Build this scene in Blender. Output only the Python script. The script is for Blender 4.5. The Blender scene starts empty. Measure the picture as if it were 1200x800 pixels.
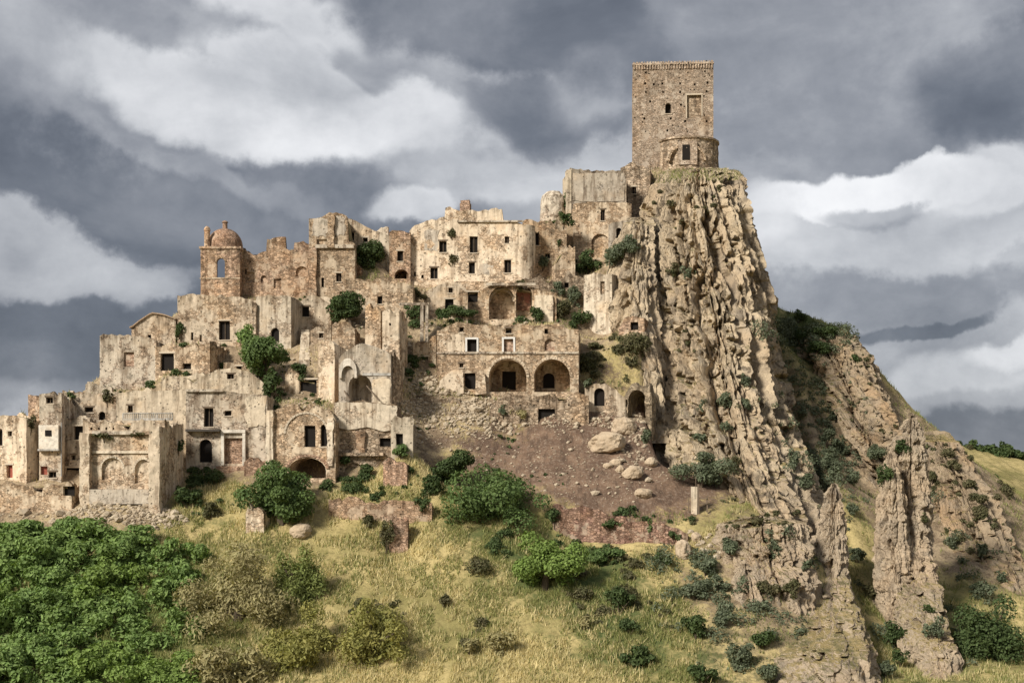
import bpy, math, random
import numpy as np
from mathutils import Vector, Matrix
from mathutils.geometry import delaunay_2d_cdt

R = math.radians
rnd = random.Random(7)
rng = np.random.default_rng(11)
SC = bpy.context.scene
COL = SC.collection

# ------------------------------------------------------------------ camera
FPX, CX, HY = 1648.0, 600.0, 560.0          # focal length in photo pixels, image centre column, horizon row
cam = bpy.data.cameras.new('camera')
cam.sensor_width = 36.0
cam.lens = 36.0 * FPX / 1200.0
cam.shift_y = 160.0 / 1200.0
cam.clip_start = 0.5
cam.clip_end = 20000.0
camo = bpy.data.objects.new('camera', cam)
camo.rotation_euler = (R(90), 0, 0)
COL.objects.link(camo)
SC.camera = camo

# ------------------------------------------------------------------ sun and exposure
SUN_DIR = Vector((-0.58, -0.58, 0.58)).normalized()      # towards the sun
SUN_ELEV = math.asin(SUN_DIR.z)
SUN_ROT = math.atan2(SUN_DIR.x, SUN_DIR.y)
sl = bpy.data.lights.new('sun', 'SUN')
sl.energy = 3.6
sl.angle = R(12.0)
sl.color = (1.0, 0.94, 0.84)
so = bpy.data.objects.new('sun', sl)
so.rotation_euler = SUN_DIR.to_track_quat('Z', 'Y').to_euler()
so.location = (-120, -60, 150)
COL.objects.link(so)
SC.view_settings.view_transform = 'Standard'
SC.view_settings.look = 'None'
SC.view_settings.exposure = 0.6
SC.view_settings.gamma = 1.0
SC.view_settings.use_curve_mapping = False
SC.cycles.use_denoising = True
SC.cycles.max_bounces = 5
SC.cycles.diffuse_bounces = 3
SC.cycles.transmission_bounces = 3
SC.cycles.transparent_max_bounces = 4

# ------------------------------------------------------------------ node helpers
class NT:
    def __init__(s, tree):
        s.t = tree; s.n = tree.nodes; s.l = tree.links
    def node(s, typ, **kw):
        n = s.n.new(typ)
        for k, v in kw.items(): setattr(n, k, v)
        return n
    def put(s, sock, v):
        if v is None: return
        if isinstance(v, bpy.types.NodeSocket): s.l.new(v, sock)
        else:
            if hasattr(sock.default_value, '__len__') and not hasattr(v, '__len__'):
                v = [v] * len(sock.default_value)
            if hasattr(v, '__len__') and len(sock.default_value) == 4 and len(v) == 3: v = tuple(v) + (1,)
            sock.default_value = v
    def m(s, op, a, b=None, c=None, clamp=False):
        n = s.node('ShaderNodeMath', operation=op, use_clamp=clamp)
        s.put(n.inputs[0], a); s.put(n.inputs[1], b); s.put(n.inputs[2], c)
        return n.outputs[0]
    def v(s, op, a, b=None):
        n = s.node('ShaderNodeVectorMath', operation=op)
        s.put(n.inputs[0], a); s.put(n.inputs[1], b)
        return n.outputs['Value'] if op in ('LENGTH', 'DOT_PRODUCT') else n.outputs[0]
    def mix(s, f, a, b, typ='MIX'):
        n = s.node('ShaderNodeMix', data_type='RGBA', blend_type=typ)
        s.put(n.inputs[0], f); s.put(n.inputs[6], a); s.put(n.inputs[7], b)
        return n.outputs[2]
    def mixf(s, f, a, b):
        n = s.node('ShaderNodeMix', data_type='FLOAT')
        s.put(n.inputs[0], f); s.put(n.inputs[2], a); s.put(n.inputs[3], b)
        return n.outputs[0]
    def noise(s, vec, scale, detail=4, rough=0.55, out='Fac', dist=0.0):
        n = s.node('ShaderNodeTexNoise')
        s.put(n.inputs['Vector'], vec); s.put(n.inputs['Scale'], scale)
        s.put(n.inputs['Detail'], detail); s.put(n.inputs['Roughness'], rough)
        s.put(n.inputs['Distortion'], dist)
        return n.outputs[0 if out == 'Fac' else 1]
    def vor(s, vec, scale, feature='F1', out='Distance', rand=1.0):
        n = s.node('ShaderNodeTexVoronoi', feature=feature)
        s.put(n.inputs['Vector'], vec); s.put(n.inputs['Scale'], scale); s.put(n.inputs['Randomness'], rand)
        return n.outputs[out]
    def ss(s, x, a, b, lo=0.0, hi=1.0):
        n = s.node('ShaderNodeMapRange', interpolation_type='SMOOTHSTEP')
        s.put(n.inputs[0], x); s.put(n.inputs[1], a); s.put(n.inputs[2], b); s.put(n.inputs[3], lo); s.put(n.inputs[4], hi)
        return n.outputs[0]
    def ramp(s, x, stops, interp='LINEAR'):
        n = s.node('ShaderNodeValToRGB')
        cr = n.color_ramp; cr.interpolation = interp
        while len(cr.elements) < len(stops): cr.elements.new(0.5)
        for e, (p, c) in zip(cr.elements, stops):
            e.position = p; e.color = tuple(c) + (1,)
        s.put(n.inputs[0], x)
        return n.outputs[0]
    def sep(s, v):
        n = s.node('ShaderNodeSeparateXYZ'); s.put(n.inputs[0], v); return n.outputs
    def comb(s, x, y, z):
        n = s.node('ShaderNodeCombineXYZ')
        for i, q in enumerate((x, y, z)): s.put(n.inputs[i], q)
        return n.outputs[0]

# ------------------------------------------------------------------ world: heavy layered cloud
def pix_dir(px, py):
    return Vector(((px - CX) / FPX, 1.0, (HY - py) / FPX)).normalized()
def pix_ang(px, py):
    d = pix_dir(px, py)
    return math.atan2(d.x, d.y), math.asin(d.z)

# (px, py, rx, ry, tilt deg, tone, softness, opacity): the cloud banks, by direction
CLOUDS = [
    (130, 330, 420, 200, 0, 0.26, 0.55, 0.88),      # dark blue storm bank, left
    (350, 258, 260, 62, 6, 0.36, 0.6, 0.8),
    (80, 455, 190, 25, 0, 0.46, 0.8, 0.6),
    (20, 280, 130, 52, 14, 0.58, 0.4, 0.85),       # pale lens cloud, left
    (90, 322, 120, 20, -4, 0.55, 0.6, 0.7),
    (10, 375, 200, 16, 0, 0.30, 0.8, 0.6),
    (60, 60, 260, 60, 0, 0.52, 0.6, 0.7),
    (330, 125, 250, 64, 8, 0.72, 0.45, 0.9),       # great pale lens, upper left
    (420, 152, 120, 36, -12, 0.77, 0.5, 0.7),
    (210, 180, 230, 16, 22, 0.50, 0.8, 0.65),
    (330, 22, 140, 26, 14, 0.76, 0.7, 0.75),
    (130, 20, 110, 30, 10, 0.44, 0.6, 0.75),
    (590, 35, 190, 62, 6, 0.33, 0.4, 0.9),          # dark ragged shelf, top
    (640, 140, 120, 40, 10, 0.36, 0.5, 0.8),
    (440, 85, 45, 22, 30, 0.52, 0.6, 0.7),
    (690, 110, 50, 45, 0, 0.62, 0.7, 0.7),
    (620, 215, 170, 30, -4, 0.66, 0.7, 0.75),
    (478, 250, 50, 20, 0, 0.76, 0.6, 0.7),
    (980, 60, 330, 70, 0, 0.43, 0.6, 0.75),          # dull ceiling, right
    (1000, 135, 240, 40, 0, 0.41, 0.6, 0.7),
    (1180, 95, 110, 60, 0, 0.27, 0.6, 0.7),
    (860, 30, 90, 30, 0, 0.54, 0.8, 0.6),
    (1030, 262, 215, 74, 0, 0.60, 0.16, 0.95),      # white heap cloud, right
    (1010, 216, 125, 32, -4, 0.82, 0.35, 0.9), (905, 250, 60, 50, 0, 0.72, 0.7, 0.7),
    (1150, 200, 80, 40, -20, 0.74, 0.5, 0.8),
    (1010, 243, 45, 15, 6, 0.48, 0.7, 0.7),
    (1060, 345, 260, 38, 0, 0.40, 0.5, 0.85),
    (1080, 381, 120, 13, -5, 0.27, 0.5, 0.85),
    (1130, 437, 110, 30, -6, 0.66, 0.6, 0.85),
    (1190, 415, 60, 14, -6, 0.76, 0.7, 0.7),
    (1100, 472, 80, 14, 0, 0.52, 0.7, 0.7),
    (1150, 515, 200, 36, 0, 0.31, 0.5, 0.9),
]
W = bpy.data.worlds.new('World'); SC.world = W; W.use_nodes = True
W.node_tree.nodes.clear()
wt = NT(W.node_tree)
tc = wt.node('ShaderNodeTexCoord').outputs['Generated']
dirv = wt.v('NORMALIZE', tc)
wa = wt.noise(dirv, 5.0, 4, 0.55, 'Color')
wb = wt.noise(dirv, 13.0, 7, 0.57, 'Color')
dsep = wt.sep(dirv)
az = wt.m('ARCTAN2', dsep[0], dsep[1])
el = wt.m('ARCSINE', dsep[2])
wsa = wt.sep(wa); wsb = wt.sep(wb)
def warp(base, i, ka, kb):
    a = wt.m('MULTIPLY_ADD', wsa[i], ka, -0.5 * ka)
    b = wt.m('MULTIPLY_ADD', wsb[i], kb, -0.5 * kb)
    return wt.m('ADD', base, wt.m('ADD', a, b))
azw = warp(az, 0, 0.09, 0.075)
elw = warp(el, 1, 0.05, 0.05)
flat = wt.comb(wt.m('MULTIPLY', dsep[0], 1.0), wt.m('MULTIPLY', dsep[1], 1.0), wt.m('MULTIPLY', dsep[2], 1.8))
big = wt.noise(flat, 3.2, 7, 0.6)
mid = wt.noise(flat, 8.0, 8, 0.58, dist=0.25)
puff = wt.m('MULTIPLY_ADD', wt.noise(dirv, 13.0, 10, 0.6), 1.5, -0.75)
val = wt.m('MULTIPLY_ADD', big, 0.5, 0.22)
for (px, py, rx, ry, rot, tone, soft, op) in CLOUDS:
    a0, e0 = pix_ang(px, py)
    c, s_ = math.cos(R(-rot)), math.sin(R(-rot))
    da = wt.m('SUBTRACT', azw, a0); de = wt.m('SUBTRACT', elw, e0)
    X1 = wt.m('MULTIPLY', wt.m('ADD', wt.m('MULTIPLY', da, c), wt.m('MULTIPLY', de, s_)), FPX / rx)
    Y1 = wt.m('MULTIPLY', wt.m('SUBTRACT', wt.m('MULTIPLY', de, c), wt.m('MULTIPLY', da, s_)), FPX / ry)
    rr = wt.m('SQRT', wt.m('ADD', wt.m('MULTIPLY', X1, X1), wt.m('MULTIPLY', Y1, Y1)))
    rr = wt.m('ADD', rr, puff)
    mask = wt.ss(rr, 1.0 + soft * 0.26, 1.0 - soft * 0.6, 0.0, op)
    val = wt.mixf(mask, val, tone)
val = wt.m('ADD', val, wt.m('MULTIPLY_ADD', mid, 0.40, -0.20))
val = wt.m('ADD', val, wt.m('MULTIPLY', puff, 0.20))
ccol = wt.ramp(val, [(0.16, (0.046, 0.054, 0.072)), (0.32, (0.102, 0.113, 0.136)), (0.46, (0.19, 0.20, 0.224)),
                     (0.62, (0.34, 0.35, 0.37)), (0.82, (0.56, 0.565, 0.58)), (1.0, (0.72, 0.72, 0.72))])
sky = wt.node('ShaderNodeTexSky', sky_type='NISHITA', sun_disc=False)
sky.sun_elevation = SUN_ELEV; sky.sun_rotation = SUN_ROT
b1 = wt.node('ShaderNodeBackground'); wt.put(b1.inputs[0], sky.outputs[0]); b1.inputs[1].default_value = 0.06
b2 = wt.node('ShaderNodeBackground'); wt.put(b2.inputs[0], ccol); b2.inputs[1].default_value = 1.08
mx = wt.node('ShaderNodeMixShader'); mx.inputs[0].default_value = 0.95
wt.l.new(b1.outputs[0], mx.inputs[1]); wt.l.new(b2.outputs[0], mx.inputs[2])
wo = wt.node('ShaderNodeOutputWorld'); wt.l.new(mx.outputs[0], wo.inputs[0])

# ------------------------------------------------------------------ numpy noise
def _hash(ix, iy, iz, seed):
    h = (ix.astype(np.int64) * 374761393 + iy.astype(np.int64) * 668265263 + iz.astype(np.int64) * 2147483647 + seed * 974711) & 0xffffffff
    h = ((h ^ (h >> 13)) * 1274126177) & 0xffffffff
    h = ((h ^ (h >> 16)) * 2246822519) & 0xffffffff
    return ((h ^ (h >> 15)) & 0xffff) / 32767.5 - 1.0
def vnoise(x, y, z, seed=0):
    x, y, z = np.broadcast_arrays(np.asarray(x, float), np.asarray(y, float), np.asarray(z, float))
    fx, fy, fz = np.floor(x), np.floor(y), np.floor(z)
    tx, ty, tz = x - fx, y - fy, z - fz
    tx = tx * tx * tx * (tx * (tx * 6 - 15) + 10); ty = ty * ty * ty * (ty * (ty * 6 - 15) + 10); tz = tz * tz * tz * (tz * (tz * 6 - 15) + 10)
    r = 0
    for dx in (0, 1):
        wx = tx if dx else 1 - tx
        for dy in (0, 1):
            wy = ty if dy else 1 - ty
            for dz in (0, 1):
                wz = tz if dz else 1 - tz
                r = r + wx * wy * wz * _hash(fx + dx, fy + dy, fz + dz, seed)
    return r
def fbm(x, y, z, octv=4, gain=0.5, seed=0):
    r = 0; a = 1.0; t = 0
    for i in range(octv):
        k = 2.03 ** i
        r = r + a * vnoise(x * k + i * 7.3, y * k - i * 3.1, z * k + i * 5.7, seed + i); t += a; a *= gain
    return r / t
def ridge(x, y, z, octv=3, gain=0.5, seed=0):
    r = 0; a = 1.0; t = 0
    for i in range(octv):
        k = 2.1 ** i
        r = r + a * (1 - 2 * np.abs(vnoise(x * k + i * 3.7, y * k + i * 9.1, z * k, seed + i))); t += a; a *= gain
    return r / t

def worley2(x, y, seed=0):
    '''nearest and second nearest feature distance, cell value, and offset from the cell's point'''
    bx = np.floor(x - 0.5); by = np.floor(y - 0.5)
    f1 = np.full(x.shape, 9.0); f2 = np.full(x.shape, 9.0); va = np.zeros(x.shape); ox = np.zeros(x.shape); oy = np.zeros(x.shape)
    for dx in (0, 1):
        for dy in (0, 1):
            cx_, cy_ = bx + dx, by + dy
            h1 = _hash(cx_, cy_, 0 * cx_ + 1, seed); h2 = _hash(cx_, cy_, 0 * cx_ + 2, seed); h3 = _hash(cx_, cy_, 0 * cx_ + 3, seed)
            qx = x - (cx_ + .5 + .42 * h1); qy = y - (cy_ + .5 + .42 * h2)
            d = np.hypot(qx, qy); nb = d < f1
            f2 = np.where(nb, f1, np.minimum(f2, d)); f1 = np.where(nb, d, f1)
            va = np.where(nb, h3, va); ox = np.where(nb, qx, ox); oy = np.where(nb, qy, oy)
    return f1, f2, va, ox, oy

# ------------------------------------------------------------------ mesh helpers
def P(px, py, Y):
    return Vector(((px - CX) * Y / FPX, Y, (HY - py) * Y / FPX))
def to_px(v):
    v = np.asarray(v)
    return CX + FPX * v[..., 0] / v[..., 1], HY - FPX * v[..., 2] / v[..., 1]
def mesh_from(name, verts, faces, mats=(), smooth=False, mat_idx=None):
    me = bpy.data.meshes.new(name)
    verts = np.asarray(verts, dtype=np.float32)
    faces = np.asarray(faces, dtype=np.int32) if not isinstance(faces, np.ndarray) else faces.astype(np.int32)
    nf, k = faces.shape
    me.vertices.add(len(verts)); me.vertices.foreach_set('co', verts.ravel())
    me.loops.add(nf * k); me.loops.foreach_set('vertex_index', faces.ravel())
    me.polygons.add(nf)
    me.polygons.foreach_set('loop_start', np.arange(0, nf * k, k, dtype=np.int32))
    me.polygons.foreach_set('loop_total', np.full(nf, k, dtype=np.int32))
    for m in mats: me.materials.append(MAT[m] if isinstance(m, str) else m)
    if mat_idx is not None: me.polygons.foreach_set('material_index', np.asarray(mat_idx, dtype=np.int32))
    me.polygons.foreach_set('use_smooth', np.full(nf, bool(smooth)))
    me.update(calc_edges=True)
    return me
def obj(name, me, parent=None, loc=None):
    o = bpy.data.objects.new(name, me)
    COL.objects.link(o)
    if parent is not None: o.parent = parent
    if loc is not None: o.location = loc
    return o
def tag(o, label=None, cat=None, group=None, kind=None):
    if label: o['label'] = label
    if cat: o['category'] = cat
    if group: o['group'] = group
    if kind: o['kind'] = kind
    return o
def empty(name, loc):
    o = bpy.data.objects.new(name, None); o.empty_display_size = 0.5
    o.location = loc; COL.objects.link(o); return o

class MB:
    """collects quads/tris given as polygons (all as tris) for one mesh"""
    def __init__(s): s.v = []; s.f = []; s.mi = []
    def add(s, verts, faces, mi=0):
        o = len(s.v); s.v.extend([tuple(q) for q in verts])
        for f in faces:
            for i in range(1, len(f) - 1):
                s.f.append((o + f[0], o + f[i], o + f[i + 1])); s.mi.append(mi)
    def box(s, x0, x1, y0, y1, z0, z1, T=None, mi=0, jit=0.0):
        vs = [(x, y, z) for x in (x0, x1) for y in (y0, y1) for z in (z0, z1)]
        if jit: vs = [(a + rnd.uniform(-jit, jit), b + rnd.uniform(-jit, jit), c + rnd.uniform(-jit, jit)) for a, b, c in vs]
        if T: vs = [T(*q) for q in vs]
        s.add(vs, [(0, 1, 3, 2), (4, 6, 7, 5), (0, 4, 5, 1), (2, 3, 7, 6), (0, 2, 6, 4), (1, 5, 7, 3)], mi)
    def tube(s, pts, radii, n=6, mi=0):
        rings = []
        for i, p in enumerate(pts):
            p = Vector(p)
            d = (Vector(pts[min(i + 1, len(pts) - 1)]) - Vector(pts[max(i - 1, 0)])).normalized()
            a = d.orthogonal().normalized(); b = d.cross(a)
            rings.append([p + (a * math.cos(2 * math.pi * k / n) + b * math.sin(2 * math.pi * k / n)) * radii[i] for k in range(n)])
        vs = [q for r_ in rings for q in r_]; fs = []
        for i in range(len(pts) - 1):
            for k in range(n):
                fs.append((i * n + k, i * n + (k + 1) % n, (i + 1) * n + (k + 1) % n, (i + 1) * n + k))
        fs.append(tuple(range(n))); fs.append(tuple(range((len(pts) - 1) * n, len(pts) * n)))
        s.add(vs, fs, mi)
    def build(s, name, mats, parent=None, loc=None, smooth=False):
        if isinstance(mats, str): mats = (mats,)
        me = mesh_from(name, s.v, np.array(s.f, dtype=np.int32).reshape(-1, 3), mats, smooth, s.mi)
        return obj(name, me, parent, loc)

# ------------------------------------------------------------------ materials
MAT = {}
def mat_begin(name):
    m = bpy.data.materials.new(name); m.use_nodes = True
    m.node_tree.nodes.clear()
    t = NT(m.node_tree)
    return m, t
def mat_end(name, m, t, col, rough=0.9, bump=None, bstr=0.5, bdist=0.05, spec=0.2):
    p = t.node('ShaderNodeBsdfPrincipled')
    t.put(p.inputs['Base Color'], col); t.put(p.inputs['Roughness'], rough)
    p.inputs['Specular IOR Level'].default_value = spec
    if bump is not None:
        b = t.node('ShaderNodeBump'); b.inputs['Strength'].default_value = bstr; b.inputs['Distance'].default_value = bdist
        t.put(b.inputs['Height'], bump); t.l.new(b.outputs[0], p.inputs['Normal'])
    o = t.node('ShaderNodeOutputMaterial'); t.l.new(p.outputs[0], o.inputs[0])
    MAT[name] = m
    return p

def wall_mat(name, stone, plaster_col, plaster, stone_scale=2.4, joint=0.5, streak=0.5, holes=0.5, brick=None, seed=0.0, vary=0.5):
    def des(c, k=0.13):
        g_ = c[0] * .3 + c[1] * .59 + c[2] * .11
        return tuple((x + (g_ - x) * k) * f_ for x, f_ in zip(c, (1.07, 1.06, 1.06)))
    stone, plaster_col = des(stone), des(plaster_col)
    if brick: brick = des(brick, .2)
    m, t = mat_begin(name)
    pos = t.node('ShaderNodeNewGeometry').outputs['Position']
    pos = t.v('ADD', pos, (seed * 13.7, seed * 5.1, seed * 3.3))
    wn = t.noise(pos, 1.3, 3, 0.5, 'Color')
    wp = t.v('ADD', pos, t.v('SCALE', t.v('SUBTRACT', wn, (0.5, 0.5, 0.5)), None))
    # scale input of SCALE
    sc = wp.node.inputs[1].links[0].from_node; sc.inputs['Scale'].default_value = 0.35
    sp = t.v('MULTIPLY', wp, (1.0, 1.0, 1.55))
    edge = t.vor(sp, stone_scale, 'DISTANCE_TO_EDGE')
    cell = t.vor(sp, stone_scale, 'F1', 'Color')
    cs = t.sep(cell)
    jm = t.ss(edge, 0.015, 0.085)
    tone = t.m('MULTIPLY_ADD', cs[0], vary * 2, 1.0 - vary)
    st = t.mix(1.0, stone, t.comb(tone, tone, tone), 'MULTIPLY')
    st = t.mix(t.m('MULTIPLY', cs[1], 0.3), st, (stone[0] * 1.0, stone[1] * 0.78, stone[2] * 0.6))
    if brick:
        bm_ = t.ss(t.noise(pos, 0.33, 4, 0.6), 0.5, 0.62)
        st = t.mix(bm_, st, t.mix(1.0, brick, t.comb(tone, tone, tone), 'MULTIPLY'))
    st = t.mix(t.m('MULTIPLY', t.m('SUBTRACT', 1.0, jm), joint), st, (stone[0] * 0.42, stone[1] * 0.38, stone[2] * 0.34))
    pn = t.noise(pos, 0.24 + 0.055 * (int(seed) * 5 % 7), 7, 0.62 + 0.02 * (int(seed) % 5))
    pm = t.ss(pn, 0.5 + (0.5 - plaster) * 0.42 - 0.02, 0.5 + (0.5 - plaster) * 0.42 + 0.035)
    pv = t.noise(pos, 2.2, 5, 0.65)
    pt = t.m('MULTIPLY_ADD', pv, 0.95, 0.53)
    pc = t.mix(1.0, plaster_col, t.comb(pt, pt, pt), 'MULTIPLY')
    col = t.mix(pm, st, pc)
    # rain streaks, lichen and general dirt with their own shapes
    stv = t.v('MULTIPLY', pos, (0.9 + 0.25 * (int(seed) % 4), 1.5, 0.12 + .05 * (int(seed) % 3)))
    sn = t.noise(stv, 1.0, 5, 0.62)
    sm = t.ss(sn, 0.47, 0.66, 0.0, min(1.0, streak * 1.35))
    col = t.mix(sm, col, t.mix(1.0, col, (0.42, 0.38, 0.35), 'MULTIPLY'))
    ln = t.noise(pos, 0.85, 6, 0.7)
    lm = t.ss(ln, 0.54, 0.66, 0.0, 0.85 * streak)
    col = t.mix(lm, col, (0.11, 0.095, 0.07))
    on = t.noise(pos, 0.21, 4, 0.6)
    col = t.mix(t.ss(on, 0.5, 0.72, 0, 0.4), col, t.mix(1.0, col, (1.08, 0.84, 0.58), 'MULTIPLY'))
    dat = t.node('ShaderNodeAttribute'); dat.attribute_name = 'drip'
    dn_ = t.noise(t.v('MULTIPLY', pos, (2.2, 2.2, 0.12)), 1.0, 5, 0.65)
    dm_ = t.m('MULTIPLY', dat.outputs['Fac'], t.ss(dn_, 0.40, 0.62, 0, 0.85))
    col = t.mix(dm_, col, t.mix(1.0, col, (0.36, 0.33, 0.29), 'MULTIPLY'))
    ton = t.node('ShaderNodeAttribute'); ton.attribute_type = 'OBJECT'; ton.attribute_name = 'tone'
    tf = t.m('MULTIPLY_ADD', ton.outputs['Fac'], 0.15, 1.0)
    col = t.mix(1.0, col, t.comb(tf, tf, tf), 'MULTIPLY')
    # scattered pockets where stones have dropped out, their shade painted near-black
    hv = t.vor(pos, 1.05, 'F1', 'Distance')
    hm = t.ss(hv, 0.15, 0.09, 0.0, min(1, holes * 1.3))
    hv2 = t.vor(t.v('ADD', pos, (7.7, 3.1, 9.4)), 2.3, 'F1', 'Distance')
    hm2 = t.ss(hv2, 0.19, 0.10, 0.0, min(1, holes * 1.2))
    hn = t.ss(t.noise(pos, 0.5, 3, 0.6), 0.42, 0.56)
    hm = t.m('MAXIMUM', hm, t.m('MULTIPLY', hm2, hn))
    col = t.mix(hm, col, (0.035, 0.028, 0.02))
    h = t.m('ADD', t.m('MULTIPLY', t.mixf(pm, jm, 1.15), 0.6), t.m('MULTIPLY', pv, 0.5))
    h = t.m('SUBTRACT', h, t.m('MULTIPLY', hm, 2.0))
    h = t.m('ADD', h, t.m('MULTIPLY', cs[2], t.mixf(pm, 0.35, 0.0)))
    mat_end(name, m, t, col, 0.95, h, 0.9, 0.09, 0.1)
# warm rubble, pale plaster, grey render, tower stone ...
wall_mat('stone_warm', (0.46, 0.345, 0.225), (0.54, 0.43, 0.295), 0.42, seed=1)
wall_mat('stone_light', (0.49, 0.38, 0.26), (0.60, 0.49, 0.35), 0.58, seed=2)
wall_mat('stone_pale', (0.50, 0.41, 0.30), (0.59, 0.50, 0.37), 0.66, streak=0.65, seed=3, holes=0.45)
wall_mat('stone_grey', (0.40, 0.33, 0.25), (0.49, 0.42, 0.32), 0.58, streak=0.7, seed=4)
wall_mat('stone_tower', (0.44, 0.35, 0.26), (0.47, 0.385, 0.29), 0.36, stone_scale=2.7, streak=0.35, holes=0.75, seed=5, vary=0.38)
wall_mat('stone_rough', (0.40, 0.315, 0.22), (0.45, 0.355, 0.25), 0.2, stone_scale=2.0, joint=0.75, streak=0.6, holes=0.7, seed=6, vary=0.55)
wall_mat('stone_brick', (0.42, 0.28, 0.19), (0.52, 0.40, 0.28), 0.25, stone_scale=3.0, brick=(0.44, 0.295, 0.20), seed=7)
wall_mat('stone_orange', (0.45, 0.31, 0.195), (0.49, 0.365, 0.245), 0.4, brick=(0.44, 0.29, 0.185), seed=8, streak=0.6)
wall_mat('red_masonry', (0.36, 0.23, 0.16), (0.42, 0.31, 0.22), 0.35, stone_scale=2.6, brick=(0.33, 0.18, 0.125), seed=9, joint=0.75)
wall_mat('plaster_cream', (0.50, 0.42, 0.31), (0.60, 0.50, 0.355), 0.72, streak=0.55, seed=10, holes=0.4)
wall_mat('plaster_grey', (0.42, 0.37, 0.30), (0.47, 0.405, 0.315), 0.74, streak=0.65, seed=11, holes=0.35)
wall_mat('plaster_white', (0.55, 0.49, 0.41), (0.66, 0.60, 0.50), 0.84, streak=0.5, seed=12, holes=0.2)
wall_mat('plaster_red', (0.42, 0.25, 0.17), (0.42, 0.17, 0.12), 0.6, streak=0.5, seed=13)
wall_mat('dome_tile', (0.37, 0.245, 0.165), (0.40, 0.285, 0.20), 0.25, stone_scale=3.6, streak=0.5, holes=0.4, seed=14, vary=0.5)
wall_mat('concrete', (0.36, 0.34, 0.30), (0.42, 0.40, 0.36), 0.9, streak=0.6, seed=15, holes=0.1)

def plain(name, col, rough=0.8, vary=0.25, scale=3.0, spec=0.2):
    m, t = mat_begin(name)
    pos = t.node('ShaderNodeNewGeometry').outputs['Position']
    n = t.noise(pos, scale, 5, 0.65)
    k = t.m('MULTIPLY_ADD', n, vary * 2, 1 - vary)
    c = t.mix(1.0, col, t.comb(k, k, k), 'MULTIPLY')
    mat_end(name, m, t, c, rough, n, 0.4, 0.03, spec)
plain('painted_void', (0.016, 0.013, 0.011), 0.9)  # unlit interior of openings, painted near-black
plain('old_wood', (0.16, 0.12, 0.085), 0.85, 0.4)
plain('white_paint', (0.66, 0.64, 0.60), 0.6, 0.12)
plain('pipe_metal', (0.30, 0.29, 0.27), 0.5, 0.2)
plain('lintel_stone', (0.50, 0.42, 0.32), 0.9, 0.3)
plain('iron', (0.07, 0.06, 0.05), 0.7, 0.3)
plain('red_door', (0.30, 0.09, 0.06), 0.7, 0.4)
plain('bark', (0.085, 0.065, 0.045), 0.95, 0.4, 6)

def earth_mat(name, a, b, c, green=None, gamt=0.0, bd=0.12, scale=1.0):
    m, t = mat_begin(name)
    pos = t.node('ShaderNodeNewGeometry').outputs['Position']
    n1 = t.noise(pos, 0.6 * scale, 7, 0.66); n2 = t.noise(pos, 3.5 * scale, 5, 0.7)
    col = t.mix(t.ss(n1, 0.36, 0.64), a, b)
    col = t.mix(t.ss(n2, 0.50, 0.70, 0, 0.8), col, c)
    if green:
        col = t.mix(t.ss(t.noise(pos, 0.5, 5, 0.65), 0.62 - gamt * 0.3, 0.72 - gamt * 0.3), col, green)
    mat_end(name, m, t, col, 1.0, t.m('ADD', n2, n1), 0.9, bd, 0.05)
earth_mat('roof_earth', (0.40, 0.31, 0.19), (0.30, 0.24, 0.14), (0.17, 0.14, 0.08), (0.11, 0.12, 0.045), 0.35)
earth_mat('roof_tile', (0.40, 0.29, 0.20), (0.34, 0.25, 0.17), (0.24, 0.17, 0.115))
earth_mat('boulder', (0.50, 0.40, 0.285), (0.44, 0.34, 0.235), (0.30, 0.235, 0.165))
earth_mat('rubble', (0.50, 0.42, 0.31), (0.40, 0.325, 0.235), (0.26, 0.20, 0.145))
earth_mat('dark_earth', (0.06, 0.042, 0.034), (0.085, 0.058, 0.043), (0.045, 0.032, 0.026))

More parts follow.
